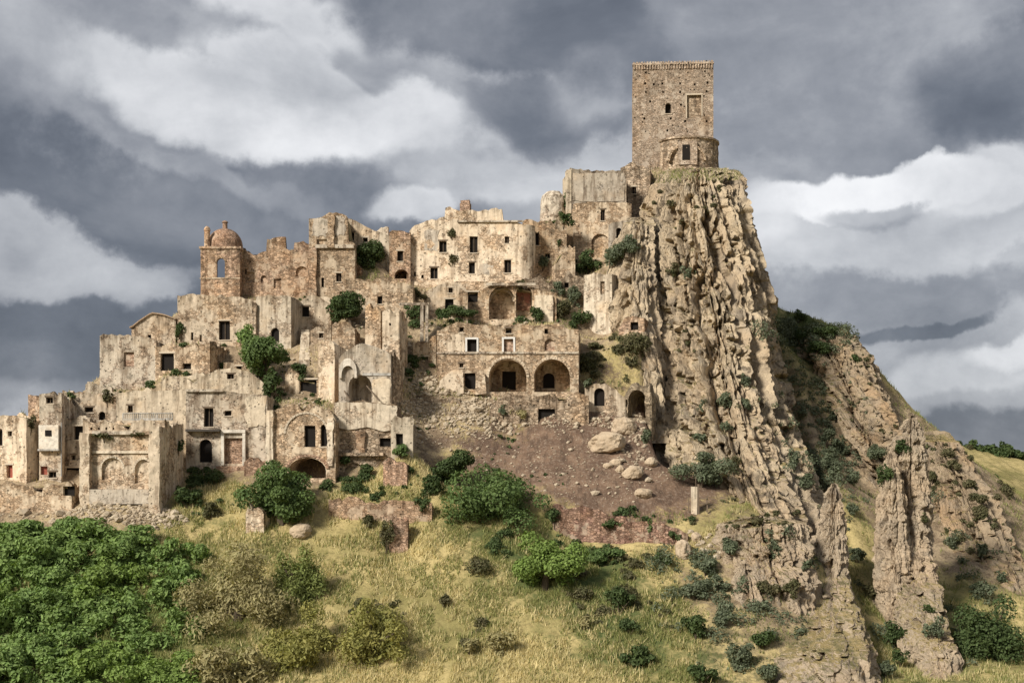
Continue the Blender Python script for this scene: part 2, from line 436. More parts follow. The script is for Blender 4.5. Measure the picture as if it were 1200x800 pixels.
def rock_mat(name, base, dark, orange, joint=0.62):
    m, t = mat_begin(name)
    g = t.node('ShaderNodeNewGeometry'); pos = g.outputs['Position']
    pst = t.v('MULTIPLY', pos, (1.0, 1.0, 0.28))
    n1 = t.noise(pst, 0.5, 7, 0.66); n2 = t.noise(pos, 1.6, 7, 0.72); n3 = t.noise(pos, 0.12, 4, 0.6)
    n4 = t.noise(t.v('MULTIPLY', pos, (1, 1, 0.35)), 2.4, 6, 0.7)
    k = t.m('MULTIPLY_ADD', n2, 0.8, 0.6)
    col = t.mix(1.0, base, t.comb(k, k, k), 'MULTIPLY')
    col = t.mix(t.ss(n3, 0.45, 0.62, 0, 0.6), col, t.mix(1.0, orange, t.comb(k, k, k), 'MULTIPLY'))
    col = t.mix(t.ss(n1, 0.54, 0.68, 0, 0.72), col, dark)
    col = t.mix(t.ss(n4, 0.58, 0.70, 0, 0.6), col, t.mix(1.0, dark, (0.7, 0.66, 0.62), 'MULTIPLY'))
    bd = t.node('ShaderNodeAttribute'); bd.attribute_name = 'bed'
    b1_ = t.noise(bd.outputs['Vector'], 0.55, 5, 0.62); b2_ = t.noise(bd.outputs['Vector'], 2.2, 5, 0.65)
    col = t.mix(t.ss(b1_, 0.52, 0.64, 0, 0.38), col, t.mix(1.0, dark, (1.25, 1.2, 1.15), 'MULTIPLY'))
    col = t.mix(t.ss(b2_, 0.56, 0.66, 0, 0.7), col, t.mix(1.0, dark, (0.72, 0.68, 0.62), 'MULTIPLY'))
    col = t.mix(t.ss(b2_, 0.40, 0.32, 0, 0.45), col, t.mix(1.0, base, (1.18, 1.16, 1.1), 'MULTIPLY'))
    # dark joint lines running along the bedding
    j1 = t.m('ABSOLUTE', t.m('SUBTRACT', t.noise(bd.outputs['Vector'], 0.62, 3, 0.55), 0.5))
    j2 = t.m('ABSOLUTE', t.m('SUBTRACT', t.noise(t.v('ADD', bd.outputs['Vector'], (31.0, 7.0, 3.0)), 1.5, 3, 0.55), 0.5))
    jm = t.m('MAXIMUM', t.ss(j1, 0.020, 0.007), t.ss(j2, 0.016, 0.005, 0, 0.6))
    jm = t.m('MULTIPLY', jm, t.ss(n2, 0.43, 0.55, 0, joint))
    col = t.mix(jm, col, (0.075, 0.055, 0.04))
    # grey weathering
    n5 = t.noise(pos, 0.3, 6, 0.65)
    col = t.mix(t.ss(n5, 0.48, 0.66, 0, 0.45), col, (0.33, 0.285, 0.225))
    # small pockets with their inner shade painted dark, stretched along the bedding
    hv = t.vor(t.v('MULTIPLY', pos, (1.0, 1.0, 0.45)), 1.1, 'F1', 'Distance')
    hm = t.ss(hv, 0.17, 0.09, 0, 0.75)
    hm = t.m('MULTIPLY', hm, t.ss(n2, 0.42, 0.55))
    col = t.mix(hm, col, (0.06, 0.045, 0.032))
    # dry grass holds only on ledges
    up = t.sep(g.outputs['Normal'])[2]
    gm = t.ss(t.m('ADD', up, t.m('MULTIPLY_ADD', n2, 0.5, -0.25)), 0.80, 0.96, 0, 0.85)
    gc = t.mix(t.ss(n1, 0.42, 0.6), (0.36, 0.275, 0.115), (0.15, 0.14, 0.055))
    col = t.mix(gm, col, gc)
    h = t.m('ADD', t.m('MULTIPLY', n2, 1.0), t.m('MULTIPLY', n4, 0.9))
    h = t.m('SUBTRACT', h, t.m('MULTIPLY', hm, 0.9))
    h = t.m('SUBTRACT', h, t.m('MULTIPLY', jm, 0.9))
    mat_end(name, m, t, col, 1.0, h, 1.0, 0.4, 0.05)
rock_mat('rock', (0.58, 0.465, 0.32), (0.19, 0.155, 0.12), (0.50, 0.37, 0.24))
rock_mat('rock_ridge', (0.40, 0.31, 0.21), (0.17, 0.13, 0.092), (0.46, 0.30, 0.165), 0.4)
rock_mat('rock_spire', (0.50, 0.40, 0.285), (0.22, 0.175, 0.13), (0.49, 0.36, 0.235), 0.3)

def ground_mat():
    m, t = mat_begin('ground')
    g = t.node('ShaderNodeNewGeometry'); pos = g.outputs['Position']
    at = t.node('ShaderNodeAttribute'); at.attribute_name = 'zone'
    z = t.sep(at.outputs['Vector'])           # x green, y brown earth, z stony
    n1 = t.noise(pos, 0.35, 7, 0.68); n2 = t.noise(pos, 2.6, 6, 0.7); n3 = t.noise(pos, 0.09, 4, 0.55)
    dry = t.mix(t.ss(n1, 0.36, 0.62), (0.50, 0.40, 0.19), (0.36, 0.295, 0.13))
    dry = t.mix(t.ss(n2, 0.5, 0.72, 0, 0.7), dry, (0.20, 0.165, 0.07))
    dry = t.mix(t.ss(n3, 0.45, 0.62, 0, 0.6), dry, (0.16, 0.155, 0.055))
    dry = t.mix(t.ss(t.noise(pos, 1.2, 6, .7), 0.5, 0.64, 0, 0.6), dry, (0.17, 0.135, 0.06))
    grn = t.mix(t.ss(n2, 0.38, 0.62), (0.06, 0.085, 0.03), (0.115, 0.13, 0.05))
    ear = t.mix(t.ss(n1, 0.36, 0.62), (0.22, 0.145, 0.098), (0.125, 0.082, 0.058))
    ear = t.mix(t.ss(n2, 0.50, 0.64, 0, 0.65), ear, (0.31, 0.24, 0.18))
    ear = t.mix(t.ss(t.noise(t.v('MULTIPLY', pos, (1.6, 0.35, 0.35)), 1.0, 6, .66), 0.5, 0.63, 0, 0.7), ear, (0.085, 0.058, 0.042))
    ear = t.mix(t.ss(t.noise(pos, 7.0, 4, .7), 0.58, 0.7, 0, 0.6), ear, (0.40, 0.33, 0.26))
    n4 = t.noise(pos, 1.1, 7, 0.72)
    sto = t.mix(t.ss(n1, 0.40, 0.60), (0.42, 0.325, 0.21), (0.25, 0.185, 0.12))
    sto = t.mix(t.ss(n4, 0.50, 0.62, 0, 0.75), sto, (0.135, 0.10, 0.066))
    sto = t.mix(t.ss(n2, 0.54, 0.66, 0, 0.7), sto, (0.40, 0.32, 0.22))
    sto = t.mix(t.ss(t.vor(pos, 2.2, 'DISTANCE_TO_EDGE'), 0.06, 0.0, 0, 0.6), sto, (0.10, 0.075, 0.05))
    jit = t.m('MULTIPLY_ADD', n1, 0.7, -0.35)
    jit2 = t.m('ADD', jit, t.m('MULTIPLY_ADD', n2, 0.4, -0.2))
    col = t.mix(t.ss(t.m('ADD', z[2], jit2), 0.36, 0.6), dry, sto)
    col = t.mix(t.ss(t.m('ADD', z[1], jit2), 0.38, 0.6), col, ear)
    col = t.mix(t.ss(t.m('ADD', z[0], jit2), 0.38, 0.62), col, grn)
    mat_end('ground', m, t, col, 1.0, t.m('ADD', n2, n1), 1.0, 0.18, 0.03)
ground_mat()

def leaf_mat(name, a, b, c, trans=0.25):
    m, t = mat_begin(name)
    g = t.node('ShaderNodeNewGeometry'); pos = g.outputs['Position']
    r_ = g.outputs['Random Per Island']
    n = t.noise(pos, 0.55, 3, 0.6)
    col = t.mix(t.ss(n, 0.38, 0.62), a, b)
    col = t.mix(t.m('MULTIPLY', r_, 0.55), col, c)
    k = t.m('MULTIPLY_ADD', t.m('FRACT', t.m('MULTIPLY', r_, 7.31)), 0.5, 0.75)
    col = t.mix(1.0, col, t.comb(k, k, k), 'MULTIPLY')
    d = t.node('ShaderNodeBsdfPrincipled'); t.put(d.inputs['Base Color'], col); d.inputs['Roughness'].default_value = 0.65
    d.inputs['Specular IOR Level'].default_value = 0.2
    tr = t.node('ShaderNodeBsdfTranslucent'); t.put(tr.inputs[0], t.mix(1.0, col, (1.2, 1.25, 0.6), 'MULTIPLY'))
    mx = t.node('ShaderNodeMixShader'); mx.inputs[0].default_value = trans
    t.l.new(d.outputs[0], mx.inputs[1]); t.l.new(tr.outputs[0], mx.inputs[2])
    o = t.node('ShaderNodeOutputMaterial'); t.l.new(mx.outputs[0], o.inputs[0])
    MAT[name] = m
leaf_mat('leaf_green', (0.135, 0.215, 0.062), (0.18, 0.265, 0.075), (0.25, 0.33, 0.115))
leaf_mat('leaf_bright', (0.15, 0.225, 0.05), (0.18, 0.265, 0.06), (0.24, 0.31, 0.10))
leaf_mat('leaf_dark', (0.048, 0.078, 0.026), (0.068, 0.102, 0.034), (0.10, 0.13, 0.05))
leaf_mat('leaf_mid', (0.080, 0.130, 0.040), (0.115, 0.17, 0.052), (0.155, 0.21, 0.078))
leaf_mat('leaf_greygreen', (0.10, 0.125, 0.070), (0.13, 0.155, 0.095), (0.185, 0.20, 0.13))
leaf_mat('leaf_brown', (0.29, 0.245, 0.125), (0.35, 0.295, 0.15), (0.33, 0.32, 0.15))
leaf_mat('leaf_olive', (0.21, 0.215, 0.06), (0.28, 0.26, 0.075), (0.33, 0.30, 0.11))
leaf_mat('leaf_scrub', (0.11, 0.10, 0.05), (0.085, 0.095, 0.04), (0.15, 0.13, 0.07))
leaf_mat('straw', (0.62, 0.52, 0.27), (0.49, 0.42, 0.20), (0.69, 0.59, 0.35), 0.2)
leaf_mat('grass_green', (0.22, 0.235, 0.08), (0.17, 0.20, 0.06), (0.32, 0.30, 0.12), 0.2)
leaf_mat('leaf_sage', (0.16, 0.205, 0.06), (0.21, 0.24, 0.075), (0.27, 0.29, 0.105))

# ------------------------------------------------------------------ the buildings (photo pixels give each wall's outline on its own plane)
# f = (px of left corner, its distance, px of right corner, its distance); ops = (kind, cx, cy, w, h[, extra])
#   w window  d doorway  a arched window  A arched doorway  n blind niche  N blind arched niche  o opening right through  V deep vault
HS = []
def H(name, label, cat, f, base, top, ops=(), depth=7.0, mat='stone_warm', roof='roof_earth', rag=0.34, drop=0.5,
      sides='lrb', t=0.6, ext=2.5, group=None, side_mat=None, roof_over=False, ctrl=True, step=0.45, extra=None, lint=0.6, amp=0.07):
    HS.append(dict(name=name, label=label, cat=cat, f=f, base=base, top=top, ops=ops, depth=depth, mat=mat, roof=roof, rag=rag, drop=drop,
                   sides=sides, t=t, ext=ext, group=group, side_mat=side_mat or mat, roof_over=roof_over, ctrl=ctrl, step=step, extra=extra, lint=lint, amp=amp))

GH = 'ruined houses of the hill village'
GC = 'castle and church ruins on the crest'
GW = 'broken standing walls between the houses'

# --- lowest row, left
H('stone_house', 'low cream house with overgrown roof and tiny window at the left edge', 'house', (-26, 173, 31, 170), 563, [(-26, 488), (6, 486), (31, 489)],
  [('w', 11.5, 508, 5, 6), ('d', 11, 552, 7, 15, 'red_door'), ('a', 0, 512, 6, 20)], 7, 'stone_light', group=GH, rag=0.15)
H('narrow_house', 'narrow tall house with white plastered bay above a dark brown ground floor', 'house', (46, 171, 72, 171), 563, [(46, 461), (58, 457), (72, 458)],
  [('w', 58, 469, 8, 7), ('w', 61.5, 556, 9, 7), ('n', 51.5, 551, 8, 10, 'red_door')], 8, 'stone_grey', group=GH, extra='white_bay')
H('brick_gable', 'crooked yellow gable wall left of the narrow house with white bay', 'wall', (33, 173, 47, 172.5), 560, [(33, 464), (38, 462), (47, 464)], (), 5, 'stone_orange', group=GH)
H('house_front', 'grey front with two-pane window and dark cellar mouth beside the drainpipe', 'house', (72.5, 172.5, 101, 172.5), 563, [(72.5, 488), (86, 485), (101, 487)],
  [('w', 92, 507, 11, 16), ('w', 86, 536, 5, 6), ('d', 84.5, 552, 17, 8)], 3.4, 'stone_grey', group=GH)
H('stone_house', 'small pale upper house with bushy roof and square window above the two-pane window', 'house', (73, 177, 136, 177), 500, [(73, 460), (80, 459), (97, 459), (118, 460), (136, 463)],
  [('w', 104, 480, 10, 6), ('A', 119.5, 487, 8, 10)], 6, 'stone_light', group=GH)
H('ruined_hall', 'roofless hall with two round blind arches and a balustrade on top', 'ruin', (97, 166, 193, 165), 590, [(97, 492), (130, 491), (150, 493), (193, 492)],
  [('N', 131.5, 549, 25, 26), ('N', 168, 551, 20, 30), ('w', 107, 502, 2.2, 3), ('w', 116, 502, 2.2, 3), ('w', 124.5, 502, 2.2, 3), ('w', 133, 502, 2.2, 3)],
  6, 'stone_light', group=GH, extra='hall', roof='roof_earth')
H('plaster_house', 'long cream plastered house with one small window above the balustrade', 'house', (131, 177, 219, 177), 530, [(131, 459), (160, 457), (190, 458), (219, 456)],
  [('w', 152.5, 479, 6, 8)], 8, 'plaster_cream', group=GH, rag=0.12)
H('plaster_house', 'grey-beige house with tall window, arched door and post-framed porch', 'house', (218, 174, 313, 174), 556, [(218, 456), (240, 455), (262, 458), (290, 460), (313, 464)],
  [('w', 244.5, 489, 11, 22), ('w', 267, 484, 8, 6), ('w', 291, 489, 5, 14), ('A', 241, 528, 15, 27), ('n', 274, 528, 22, 30, 'stone_brick')], 9, 'stone_grey', group=GH, rag=0.14, extra='porch')
H('arch_house', 'rounded ruin with broken doorway over a black brick-ringed vault', 'ruin', (313, 170, 393, 169), 562,
  [(313, 486), (322, 474), (345, 472), (370, 473), (388, 478), (393, 490)],
  [('V', 360, 548, 44, 24, 6.0, ()), ('d', 363, 511, 13, 25), ('a', 380, 510, 9, 26)], 8, 'stone_warm', group=GH, extra='relief_arch')
H('parapet_house', 'pale plaster terrace wall over rough stone, right of the rounded ruin', 'house', (391, 171, 466, 171), 556, [(391, 470), (430, 471), (466, 474)],
  [('N', 415, 549, 22, 14), ('d', 452, 518, 14, 10)], 5, 'stone_rough', group=GH, rag=0.15, side_mat='stone_rough', extra='terrace')
H('gate_stub', 'pale broken doorway stub beside the terrace wall', 'wall', (458, 169, 484, 169), 528, [(458, 496), (463, 488), (474, 490), (484, 486)], [('d', 468, 515, 8, 14)], 1.5, 'stone_pale', group=GW, roof=None, sides='b')
H('brick_pillar', 'leaning orange brick pillar below the pale doorway stub', 'pillar', (449, 167, 477, 166.5), 584, [(449, 537), (456, 534), (468, 542), (477, 546)], (), 1.6, 'stone_brick', group=GW, roof=None, rag=0.4)
H('brick_pillar', 'thin brick pillar standing alone in the dry grass', 'pillar', (456, 160, 478, 160), 656, [(456, 612), (461, 603), (470, 604), (478, 610)], (), 1.2, 'stone_brick', group=GW, roof=None, rag=0.4)
H('low_wall', 'long low reddish garden wall above the dry grass', 'wall', (385, 163.5, 506, 162.5), 615, [(385, 584), (420, 583), (450, 586), (480, 586), (506, 588)], (), 1.0, 'stone_orange', group=GW, roof=None, sides='b', ext=1.5)
H('stone_stub', 'upright stone stub at the foot of the dark green tree', 'wall', (288, 160.5, 309, 160), 626, [(288, 602), (292, 590), (297, 596), (303, 592), (309, 604)], (), 1.2, 'stone_light', group=GW, roof=None, rag=0.5)
H('rubble_wall', 'low pale rubble bank wall under the left houses', 'wall', (-20, 166, 84, 165), 606, [(-20, 566), (30, 565), (60, 563), (84, 566)], [('d', 79.5, 575, 11, 11)], 2.5, 'stone_warm', group=GW, rag=0.4)
H('retaining_wall', 'long red stone retaining wall under the bare earth slope', 'wall', (648, 164, 806, 161), 645, [(648, 588), (690, 594), (740, 606), (790, 616), (806, 620)], (), 1.4, 'red_masonry', group=GW, roof=None, rag=0.35, ext=3)

# --- second and third rows, left
H('stone_house', 'square grey house with bricked-up window standing at the far left of the village', 'house', (117, 187, 183, 186), 462, [(117, 392), (121, 390), (150, 391), (183, 398)],
  [('n', 151, 421, 12, 17, 'stone_brick')], 8, 'stone_grey', group=GH, rag=0.2)
H('gabled_house', 'small gabled house with low-pitched roof and one window on the left skyline', 'house', (154, 192, 206, 192), 408, [(154, 384), (164, 376), (178, 367), (192, 369), (206, 374)],
  [('w', 175, 396, 4, 8)], 7, 'stone_light', group=GH, roof='roof_tile', drop=-0.02, rag=0.05, roof_over=True)
H('stone_house', 'long upper house with tall barred window below the domed bell tower', 'house', (208, 192, 301, 191), 408, [(208, 348), (216, 345), (250, 345), (280, 347), (301, 352)],
  [('w', 263, 387, 13, 22), ('w', 225, 394, 3, 9), ('w', 235, 396, 2.5, 8)], 8, 'stone_light', group=GH, rag=0.2)
H('stone_house', 'sunken house with shaggy overgrown roof edge and one square window', 'house', (182, 186, 246, 184.5), 441, [(182, 405), (196, 403), (225, 404), (246, 400)],
  [('w', 219, 429, 10, 7), ('d', 196, 424, 16, 20)], 6, 'stone_warm', group=GH, rag=0.3)
H('vault_house', 'pale vaulted house with rounded earthen roofs and one small hole window', 'house', (188, 181, 312, 180), 466, [(188, 446), (200, 440), (214, 441), (226, 448), (236, 441), (252, 434), (272, 430), (292, 434), (305, 446), (312, 452)],
  [('w', 270, 441, 8, 6)], 6, 'plaster_cream', group=GH, drop=0.05, rag=0.1)
H('stone_house', 'terrace house with arched doorway beside the climbing stairs', 'house', (300, 191, 341, 190), 412, [(300, 347), (320, 345), (341, 347)],
  [('A', 322, 392, 10, 16)], 6, 'stone_pale', group=GH, rag=0.15)
H('gabled_house', 'gabled house with dark square window above the stairs', 'house', (351, 194, 388, 194), 400, [(351, 353), (360, 347), (368, 345), (378, 350), (388, 356)],
  [('w', 358, 365, 8.5, 12)], 7, 'stone_light', group=GH, rag=0.12, drop=0.05)
H('standing_wall', 'tall bright pillar-like wall fragment with shaggy stone edge left of the grey shed', 'wall', (373, 180, 392, 179), 474, [(373, 402), (379, 395), (386, 397), (392, 404)], (), 3.2, 'stone_light', group=GW, roof=None, rag=0.4, side_mat='stone_rough')
H('standing_wall', 'short broken wall under the fig tree', 'wall', (389, 185.5, 416, 185), 412, [(389, 380), (397, 377), (410, 378), (416, 384)], (), 2.0, 'stone_warm', group=GW, roof=None, rag=0.4)
H('standing_wall', 'tall leaning wall slab right of the fig tree', 'wall', (428, 185, 446, 184), 420, [(428, 357), (433, 355), (441, 359), (446, 364)], (), 2.5, 'stone_warm', group=GW, roof=None, rag=0.4)
H('standing_wall', 'pale upright wall block with one hole, behind the grey shed', 'wall', (448, 183, 468, 182.5), 424, [(448, 364), (456, 361), (468, 366)], [('w', 457, 380, 2.5, 3)], 3, 'stone_light', group=GW, roof=None, rag=0.4)
H('shed', 'grey gabled shed with a gaping broken corner and white curved sheet', 'shed', (397, 176.5, 458, 176), 476, [(397, 418), (404, 411), (423, 401), (440, 406), (458, 414)],
  [('V', 422, 456, 27, 34, 2.5, ())], 6, 'plaster_grey', group=GH, rag=0.1, drop=0.02, roof='concrete', extra='sheet', side_mat='stone_rough')
H('terrace_wall', 'long rubble terrace wall with one white-edged window below the castle palace', 'wall', (404, 194, 484, 193), 372, [(404, 330), (425, 326), (455, 326), (484, 330)],
  [('w', 445, 351.5, 6, 9)], 4, 'stone_warm', group=GW, rag=0.3)
H('rubble_terrace', 'crumbling dry-stone terrace left of the arcaded house', 'wall', (464, 183.5, 540, 183.5), 477, [(464, 456), (480, 461), (500, 462), (520, 464), (540, 466)], (), 2.0, 'stone_rough', group=GW, roof='roof_earth', rag=0.35)

H('ruined_shelter', 'broken stone shelter with wide black mouth below the stairs', 'ruin', (334, 181, 373, 180), 474, [(334, 436), (340, 430), (349, 432), (352, 441), (373, 444)], [('d', 361, 455, 20, 20)], 4, 'stone_warm', group=GH, rag=0.4)
H('standing_wall', 'dark-faced wall end angled back at the right of the long upper house', 'wall', (300, 190.5, 318, 196), 404, [(300, 358), (308, 366), (318, 378)], (), 1.0, 'stone_rough', group=GW, roof=None, sides='', rag=0.3)
H('standing_wall', 'dark stub angled back at the right end of the sunken house', 'wall', (246, 184.6, 262, 189), 436, [(246, 399), (254, 402), (262, 410)], (), 1.0, 'stone_rough', group=GW, roof=None, sides='', rag=0.35)
H('standing_wall', 'narrow shaded wall hugging the right side of the grey shed', 'wall', (461, 177, 472, 180), 476, [(461, 412), (466, 418), (472, 434)], (), 1.2, 'stone_rough', group=GW, roof=None, rag=0.4)
H('standing_wall', 'broken wall corner with grass top left of the arcaded house', 'wall', (484, 187.5, 511, 187), 440, [(484, 404), (490, 396), (500, 399), (506, 388), (511, 386)], [('d', 498, 424, 8, 12)], 2.2, 'stone_warm', group=GW, roof='roof_earth', rag=0.5)
H('standing_wall', 'low crumbled wall on the earthen roofs beside the vaulted house', 'wall', (262, 183.5, 300, 183), 440, [(262, 424), (272, 418), (284, 421), (292, 412), (300, 416)], [('w', 280, 432, 6, 6)], 2.0, 'stone_warm', group=GW, roof=None, rag=0.5)
H('standing_wall', 'small roofless cell with square hole above the stairs', 'ruin', (364, 188.5, 388, 188), 405, [(364, 384), (370, 380), (380, 383), (388, 378)], [('w', 376, 393, 5, 6)], 3.0, 'stone_light', group=GW, roof=None, rag=0.5)
H('standing_wall', 'leaning rubble fin between castle wing and palace block', 'wall', (650, 204, 674, 204.5), 336, [(650, 306), (656, 296), (664, 288), (674, 284)], [('w', 664, 326, 4, 5)], 3.0, 'stone_warm', group=GW, roof='roof_earth', rag=0.6)
H('standing_wall', 'rubble terrace face under the castle wing', 'wall', (612, 201, 690, 201.5), 345, [(612, 326), (630, 322), (650, 327), (668, 322), (690, 328)], [('d', 664, 334, 5, 6)], 2.0, 'stone_rough', group=GW, roof='roof_earth', rag=0.5)
H('standing_wall', 'crumbling upper church wall stub left of the crest tree', 'wall', (408, 202.5, 424, 202), 330, [(408, 300), (414, 296), (419, 304), (424, 312)], (), 1.5, 'stone_orange', group=GW, roof=None, rag=0.5)
H('standing_wall', 'half-fallen garden wall before the porch house', 'wall', (286, 171.5, 318, 171), 556, [(286, 538), (296, 534), (306, 537), (318, 532)], (), 1.2, 'stone_brick', group=GW, roof=None, rag=0.5)
H('standing_wall', 'pale wall fragment stepping down behind the small pale upper house', 'wall', (100, 181.5, 131, 181), 480, [(100, 452), (110, 448), (120, 455), (131, 452)], (), 2.0, 'stone_pale', group=GW, roof='roof_earth', rag=0.5)

# --- crest: church and castle
H('bell_tower', 'square bell tower with arched opening under a tiled dome', 'tower', (235, 200, 281, 200), 352, [(235, 290), (258, 290), (281, 290)],
  [('o', 258.7, 314, 9.5, 23)], 5.6, 'stone_orange', group=GC, rag=0.04, roof=None, extra='dome')
H('church_wall', 'ragged roofless church wall with blind arches right of the dome', 'church', (281, 202, 362, 201), 352,
  [(281, 292), (300, 293), (312, 294), (313, 279), (334, 279), (335, 293), (344, 292), (345, 284), (352, 281), (362, 282)],
  [('N', 309, 327, 7, 9), ('N', 353.5, 318, 14, 12), ('n', 293.5, 325, 10, 12), ('w', 288, 318, 2.5, 6), ('n', 325, 332, 9, 11)], 4, 'stone_orange', group=GC, rag=0.3, roof=None)
H('church_nave', 'tall square church block with pale gable on the crest', 'church', (362, 200, 416, 200), 352, [(362, 257), (368, 253), (386, 249), (398, 247), (407, 251), (409, 281), (416, 283)],
  [('w', 397, 325, 6, 10), ('w', 378, 331, 3, 11), ('n', 380, 284, 17, 8), ('w', 400, 343, 4, 3)], 8, 'stone_warm', group=GC, rag=0.25, extra='nave')
H('sloping_house', 'house with roof sloping down to the right behind the church block', 'house', (406, 206, 457, 205), 300, [(406, 255), (418, 259), (436, 268), (457, 277)],
  [('w', 428, 281, 6, 5), ('w', 412, 277, 6, 9)], 6, 'stone_pale', group=GC, rag=0.08)
H('small_house', 'small orange-tinged house with window over a low dark arch beside the castle palace', 'house', (456, 204, 481, 204), 332, [(456, 272), (468, 270), (481, 273)],
  [('w', 469, 300, 7, 12), ('V', 470.5, 321, 16, 11, 3.0, ())], 6, 'stone_orange', group=GC, rag=0.25)
H('castle_palace', 'broad castle palace of two window rows with chimney and raised parapet', 'castle', (480, 205, 616, 203), 338,
  [(480, 268), (486, 263), (500, 258), (521, 254), (522, 243), (527, 241), (531, 245), (560, 246), (588, 244), (590, 259), (605, 260), (616, 262)],
  [('w', 519, 289, 9, 13), ('w', 508.5, 320, 9, 13), ('w', 555, 286.5, 9.5, 19), ('w', 553, 314, 7, 13), ('w', 594, 281, 5, 8), ('w', 595, 312, 8, 15),
   ('w', 495, 324, 3, 4), ('w', 486, 321, 2.5, 5)], 9, 'stone_light', group=GC, rag=0.18, extra='palace', step=0.5)
H('castle_wing', 'lower castle wing with one tall window right of the palace', 'castle', (614, 206, 664, 207), 328, [(614, 258), (630, 256), (648, 254), (664, 252)],
  [('w', 628, 280, 8, 15), ('d', 619.5, 311, 11, 20), ('w', 642, 300, 6, 6)], 7, 'stone_warm', group=GC, rag=0.3)
H('gabled_house', 'small gabled house with a door below the palace windows', 'house', (497, 196, 548, 196), 376, [(497, 342), (510, 336), (524, 331), (536, 335), (548, 342)],
  [('w', 528, 340, 5, 6), ('d', 526.5, 357, 10, 13)], 5, 'stone_light', group=GH, rag=0.1, drop=0.05)
H('vaulted_ruin', 'open vaulted ruin with arched niche and a reddish painted recess', 'ruin', (547, 198, 652, 198), 384, [(547, 339), (572, 336), (590, 333), (612, 334), (640, 340), (652, 342)],
  [('V', 588, 355, 30, 38, 1.8, ()), ('V', 614, 353, 19, 36, 1.5, ()), ('d', 553, 348, 14, 12)], 5, 'stone_warm', group=GH, rag=0.25, extra='vaulted')
H('palace_block', 'lower castle block with blocked arch and loophole window', 'castle', (672, 210, 740, 210), 318, [(672, 239), (690, 237), (720, 237), (740, 238)],
  [('w', 706.5, 252, 5, 13), ('N', 703.5, 288, 21, 28)], 6, 'stone_warm', group=GC, rag=0.12)
H('palace_hall', 'smooth plastered upper castle hall with ragged wall top', 'castle', (668, 214, 734, 215), 245, [(668, 197), (690, 198), (712, 200), (734, 199)], (), 7, 'stone_grey', group=GC, rag=0.2, side_mat='plaster_cream', extra='hall_plaster')
H('castle_gate', 'dark rough castle wall with one small window at the tower foot', 'castle', (727, 219, 762, 218), 262, [(727, 196), (735, 191), (750, 192), (762, 196)], [('w', 743, 223, 5, 8)], 6, 'stone_rough', group=GC, rag=0.35)
H('plaster_fragment', 'smooth whitish wall fragment left of the crag shrubs', 'wall', (713, 208, 748, 207), 300, [(713, 264), (722, 258), (736, 259), (748, 257)], [('a', 725, 273, 6, 12)], 3, 'plaster_grey', group=GC, rag=0.2)
H('cliff_wall', 'tall pale bastion wall against the left flank of the crag', 'wall', (684, 200, 717, 198), 398, [(684, 322), (700, 320), (717, 322)], [('n', 706, 337, 5, 14, 'stone_rough')], 5, 'stone_pale', group=GC, rag=0.15, ext=4)
H('cave_house', 'tiny walled cave dwelling with square black door at the crag foot', 'house', (725, 193, 755, 192), 394, [(725, 384), (732, 372), (742, 368), (755, 372)], [('d', 743.5, 382, 9, 9)], 3, 'stone_orange', group=GH, rag=0.2)

# --- middle: arcaded house under the palace
H('arcade_house', 'two-storey house with two great round arches and white-framed doors', 'house', (512, 186, 678, 184.5), 462,
  [(512, 386), (530, 380), (548, 377), (565, 381), (590, 381), (620, 380), (650, 381), (678, 386)],
  [('w', 541, 386.5, 5, 6), ('d', 553, 405, 11, 15), ('w', 596, 387.5, 7, 6), ('n', 596, 404.5, 11, 15, 'stone_brick'), ('w', 640, 388, 4, 6),
   ('N', 644, 404, 12, 14, 'stone_brick'), ('d', 551, 446.5, 13, 19), ('w', 540.5, 428, 4.5, 5),
   ('V', 595, 440, 44, 38, 3.2, (('d', 596.5, 446, 16, 22),)), ('V', 647, 440, 42, 38, 3.2, (('a', 643, 446, 14, 18),))],
  7, 'stone_warm', group=GH, rag=0.2, extra='arcade', drop=0.4)
H('arcade_plinth', 'rubble stone plinth with black cellar openings under the great arches', 'house', (572, 182.6, 690, 182.0), 508, [(572, 486), (580, 472), (592, 461), (640, 461), (690, 462)],
  [('d', 604, 502, 12, 12), ('d', 640.5, 490, 20, 22)], 2.4, 'stone_rough', group=GH, rag=0.3)
H('arched_chapel', 'small pale chapel front with round-arched black door near the cave', 'chapel', (686, 184, 733, 184), 488, [(686, 452), (694, 449), (708, 448), (722, 456), (733, 466)],
  [('A', 702.5, 465, 12.5, 21)], 4, 'stone_light', group=GH, rag=0.2)
H('rock_cave', 'black cave mouth in the rock between chapel and crag', 'cave', (728, 184.6, 764, 182.5), 494, [(728, 470), (733, 456), (740, 446), (748, 441), (756, 444), (764, 462)], [('V', 746, 473, 20, 32, 4.5, ())], 1.4, 'rock', group=None, rag=0.7, roof=None, sides='', amp=0.45, t=1.2, step=0.35)
# --- the great tower
H('great_tower', 'tall square stone keep with round footing on top of the crag', 'tower', (741.5, 222.5, 836, 221.5), 202, [(741.5, 76), (790, 76), (836, 76)],
  [('a', 783, 127, 7, 12), ('n', 813.5, 125, 17, 27, 'stone_rough')] +
  [('w', x, y, 2.2, 2.6) for x, y in ((756, 98), (766, 99), (776, 98), (797, 98), (814, 99), (829, 97), (757, 108), (777, 108), (797, 108), (762, 119), (798, 123), (755, 139), (786, 139), (782, 153), (828, 142), (803, 142), (828, 107), (757, 85), (826, 84))],
  12.0, 'stone_tower', group=GC, rag=0.05, drop=0.8, extra='keep', t=0.9)

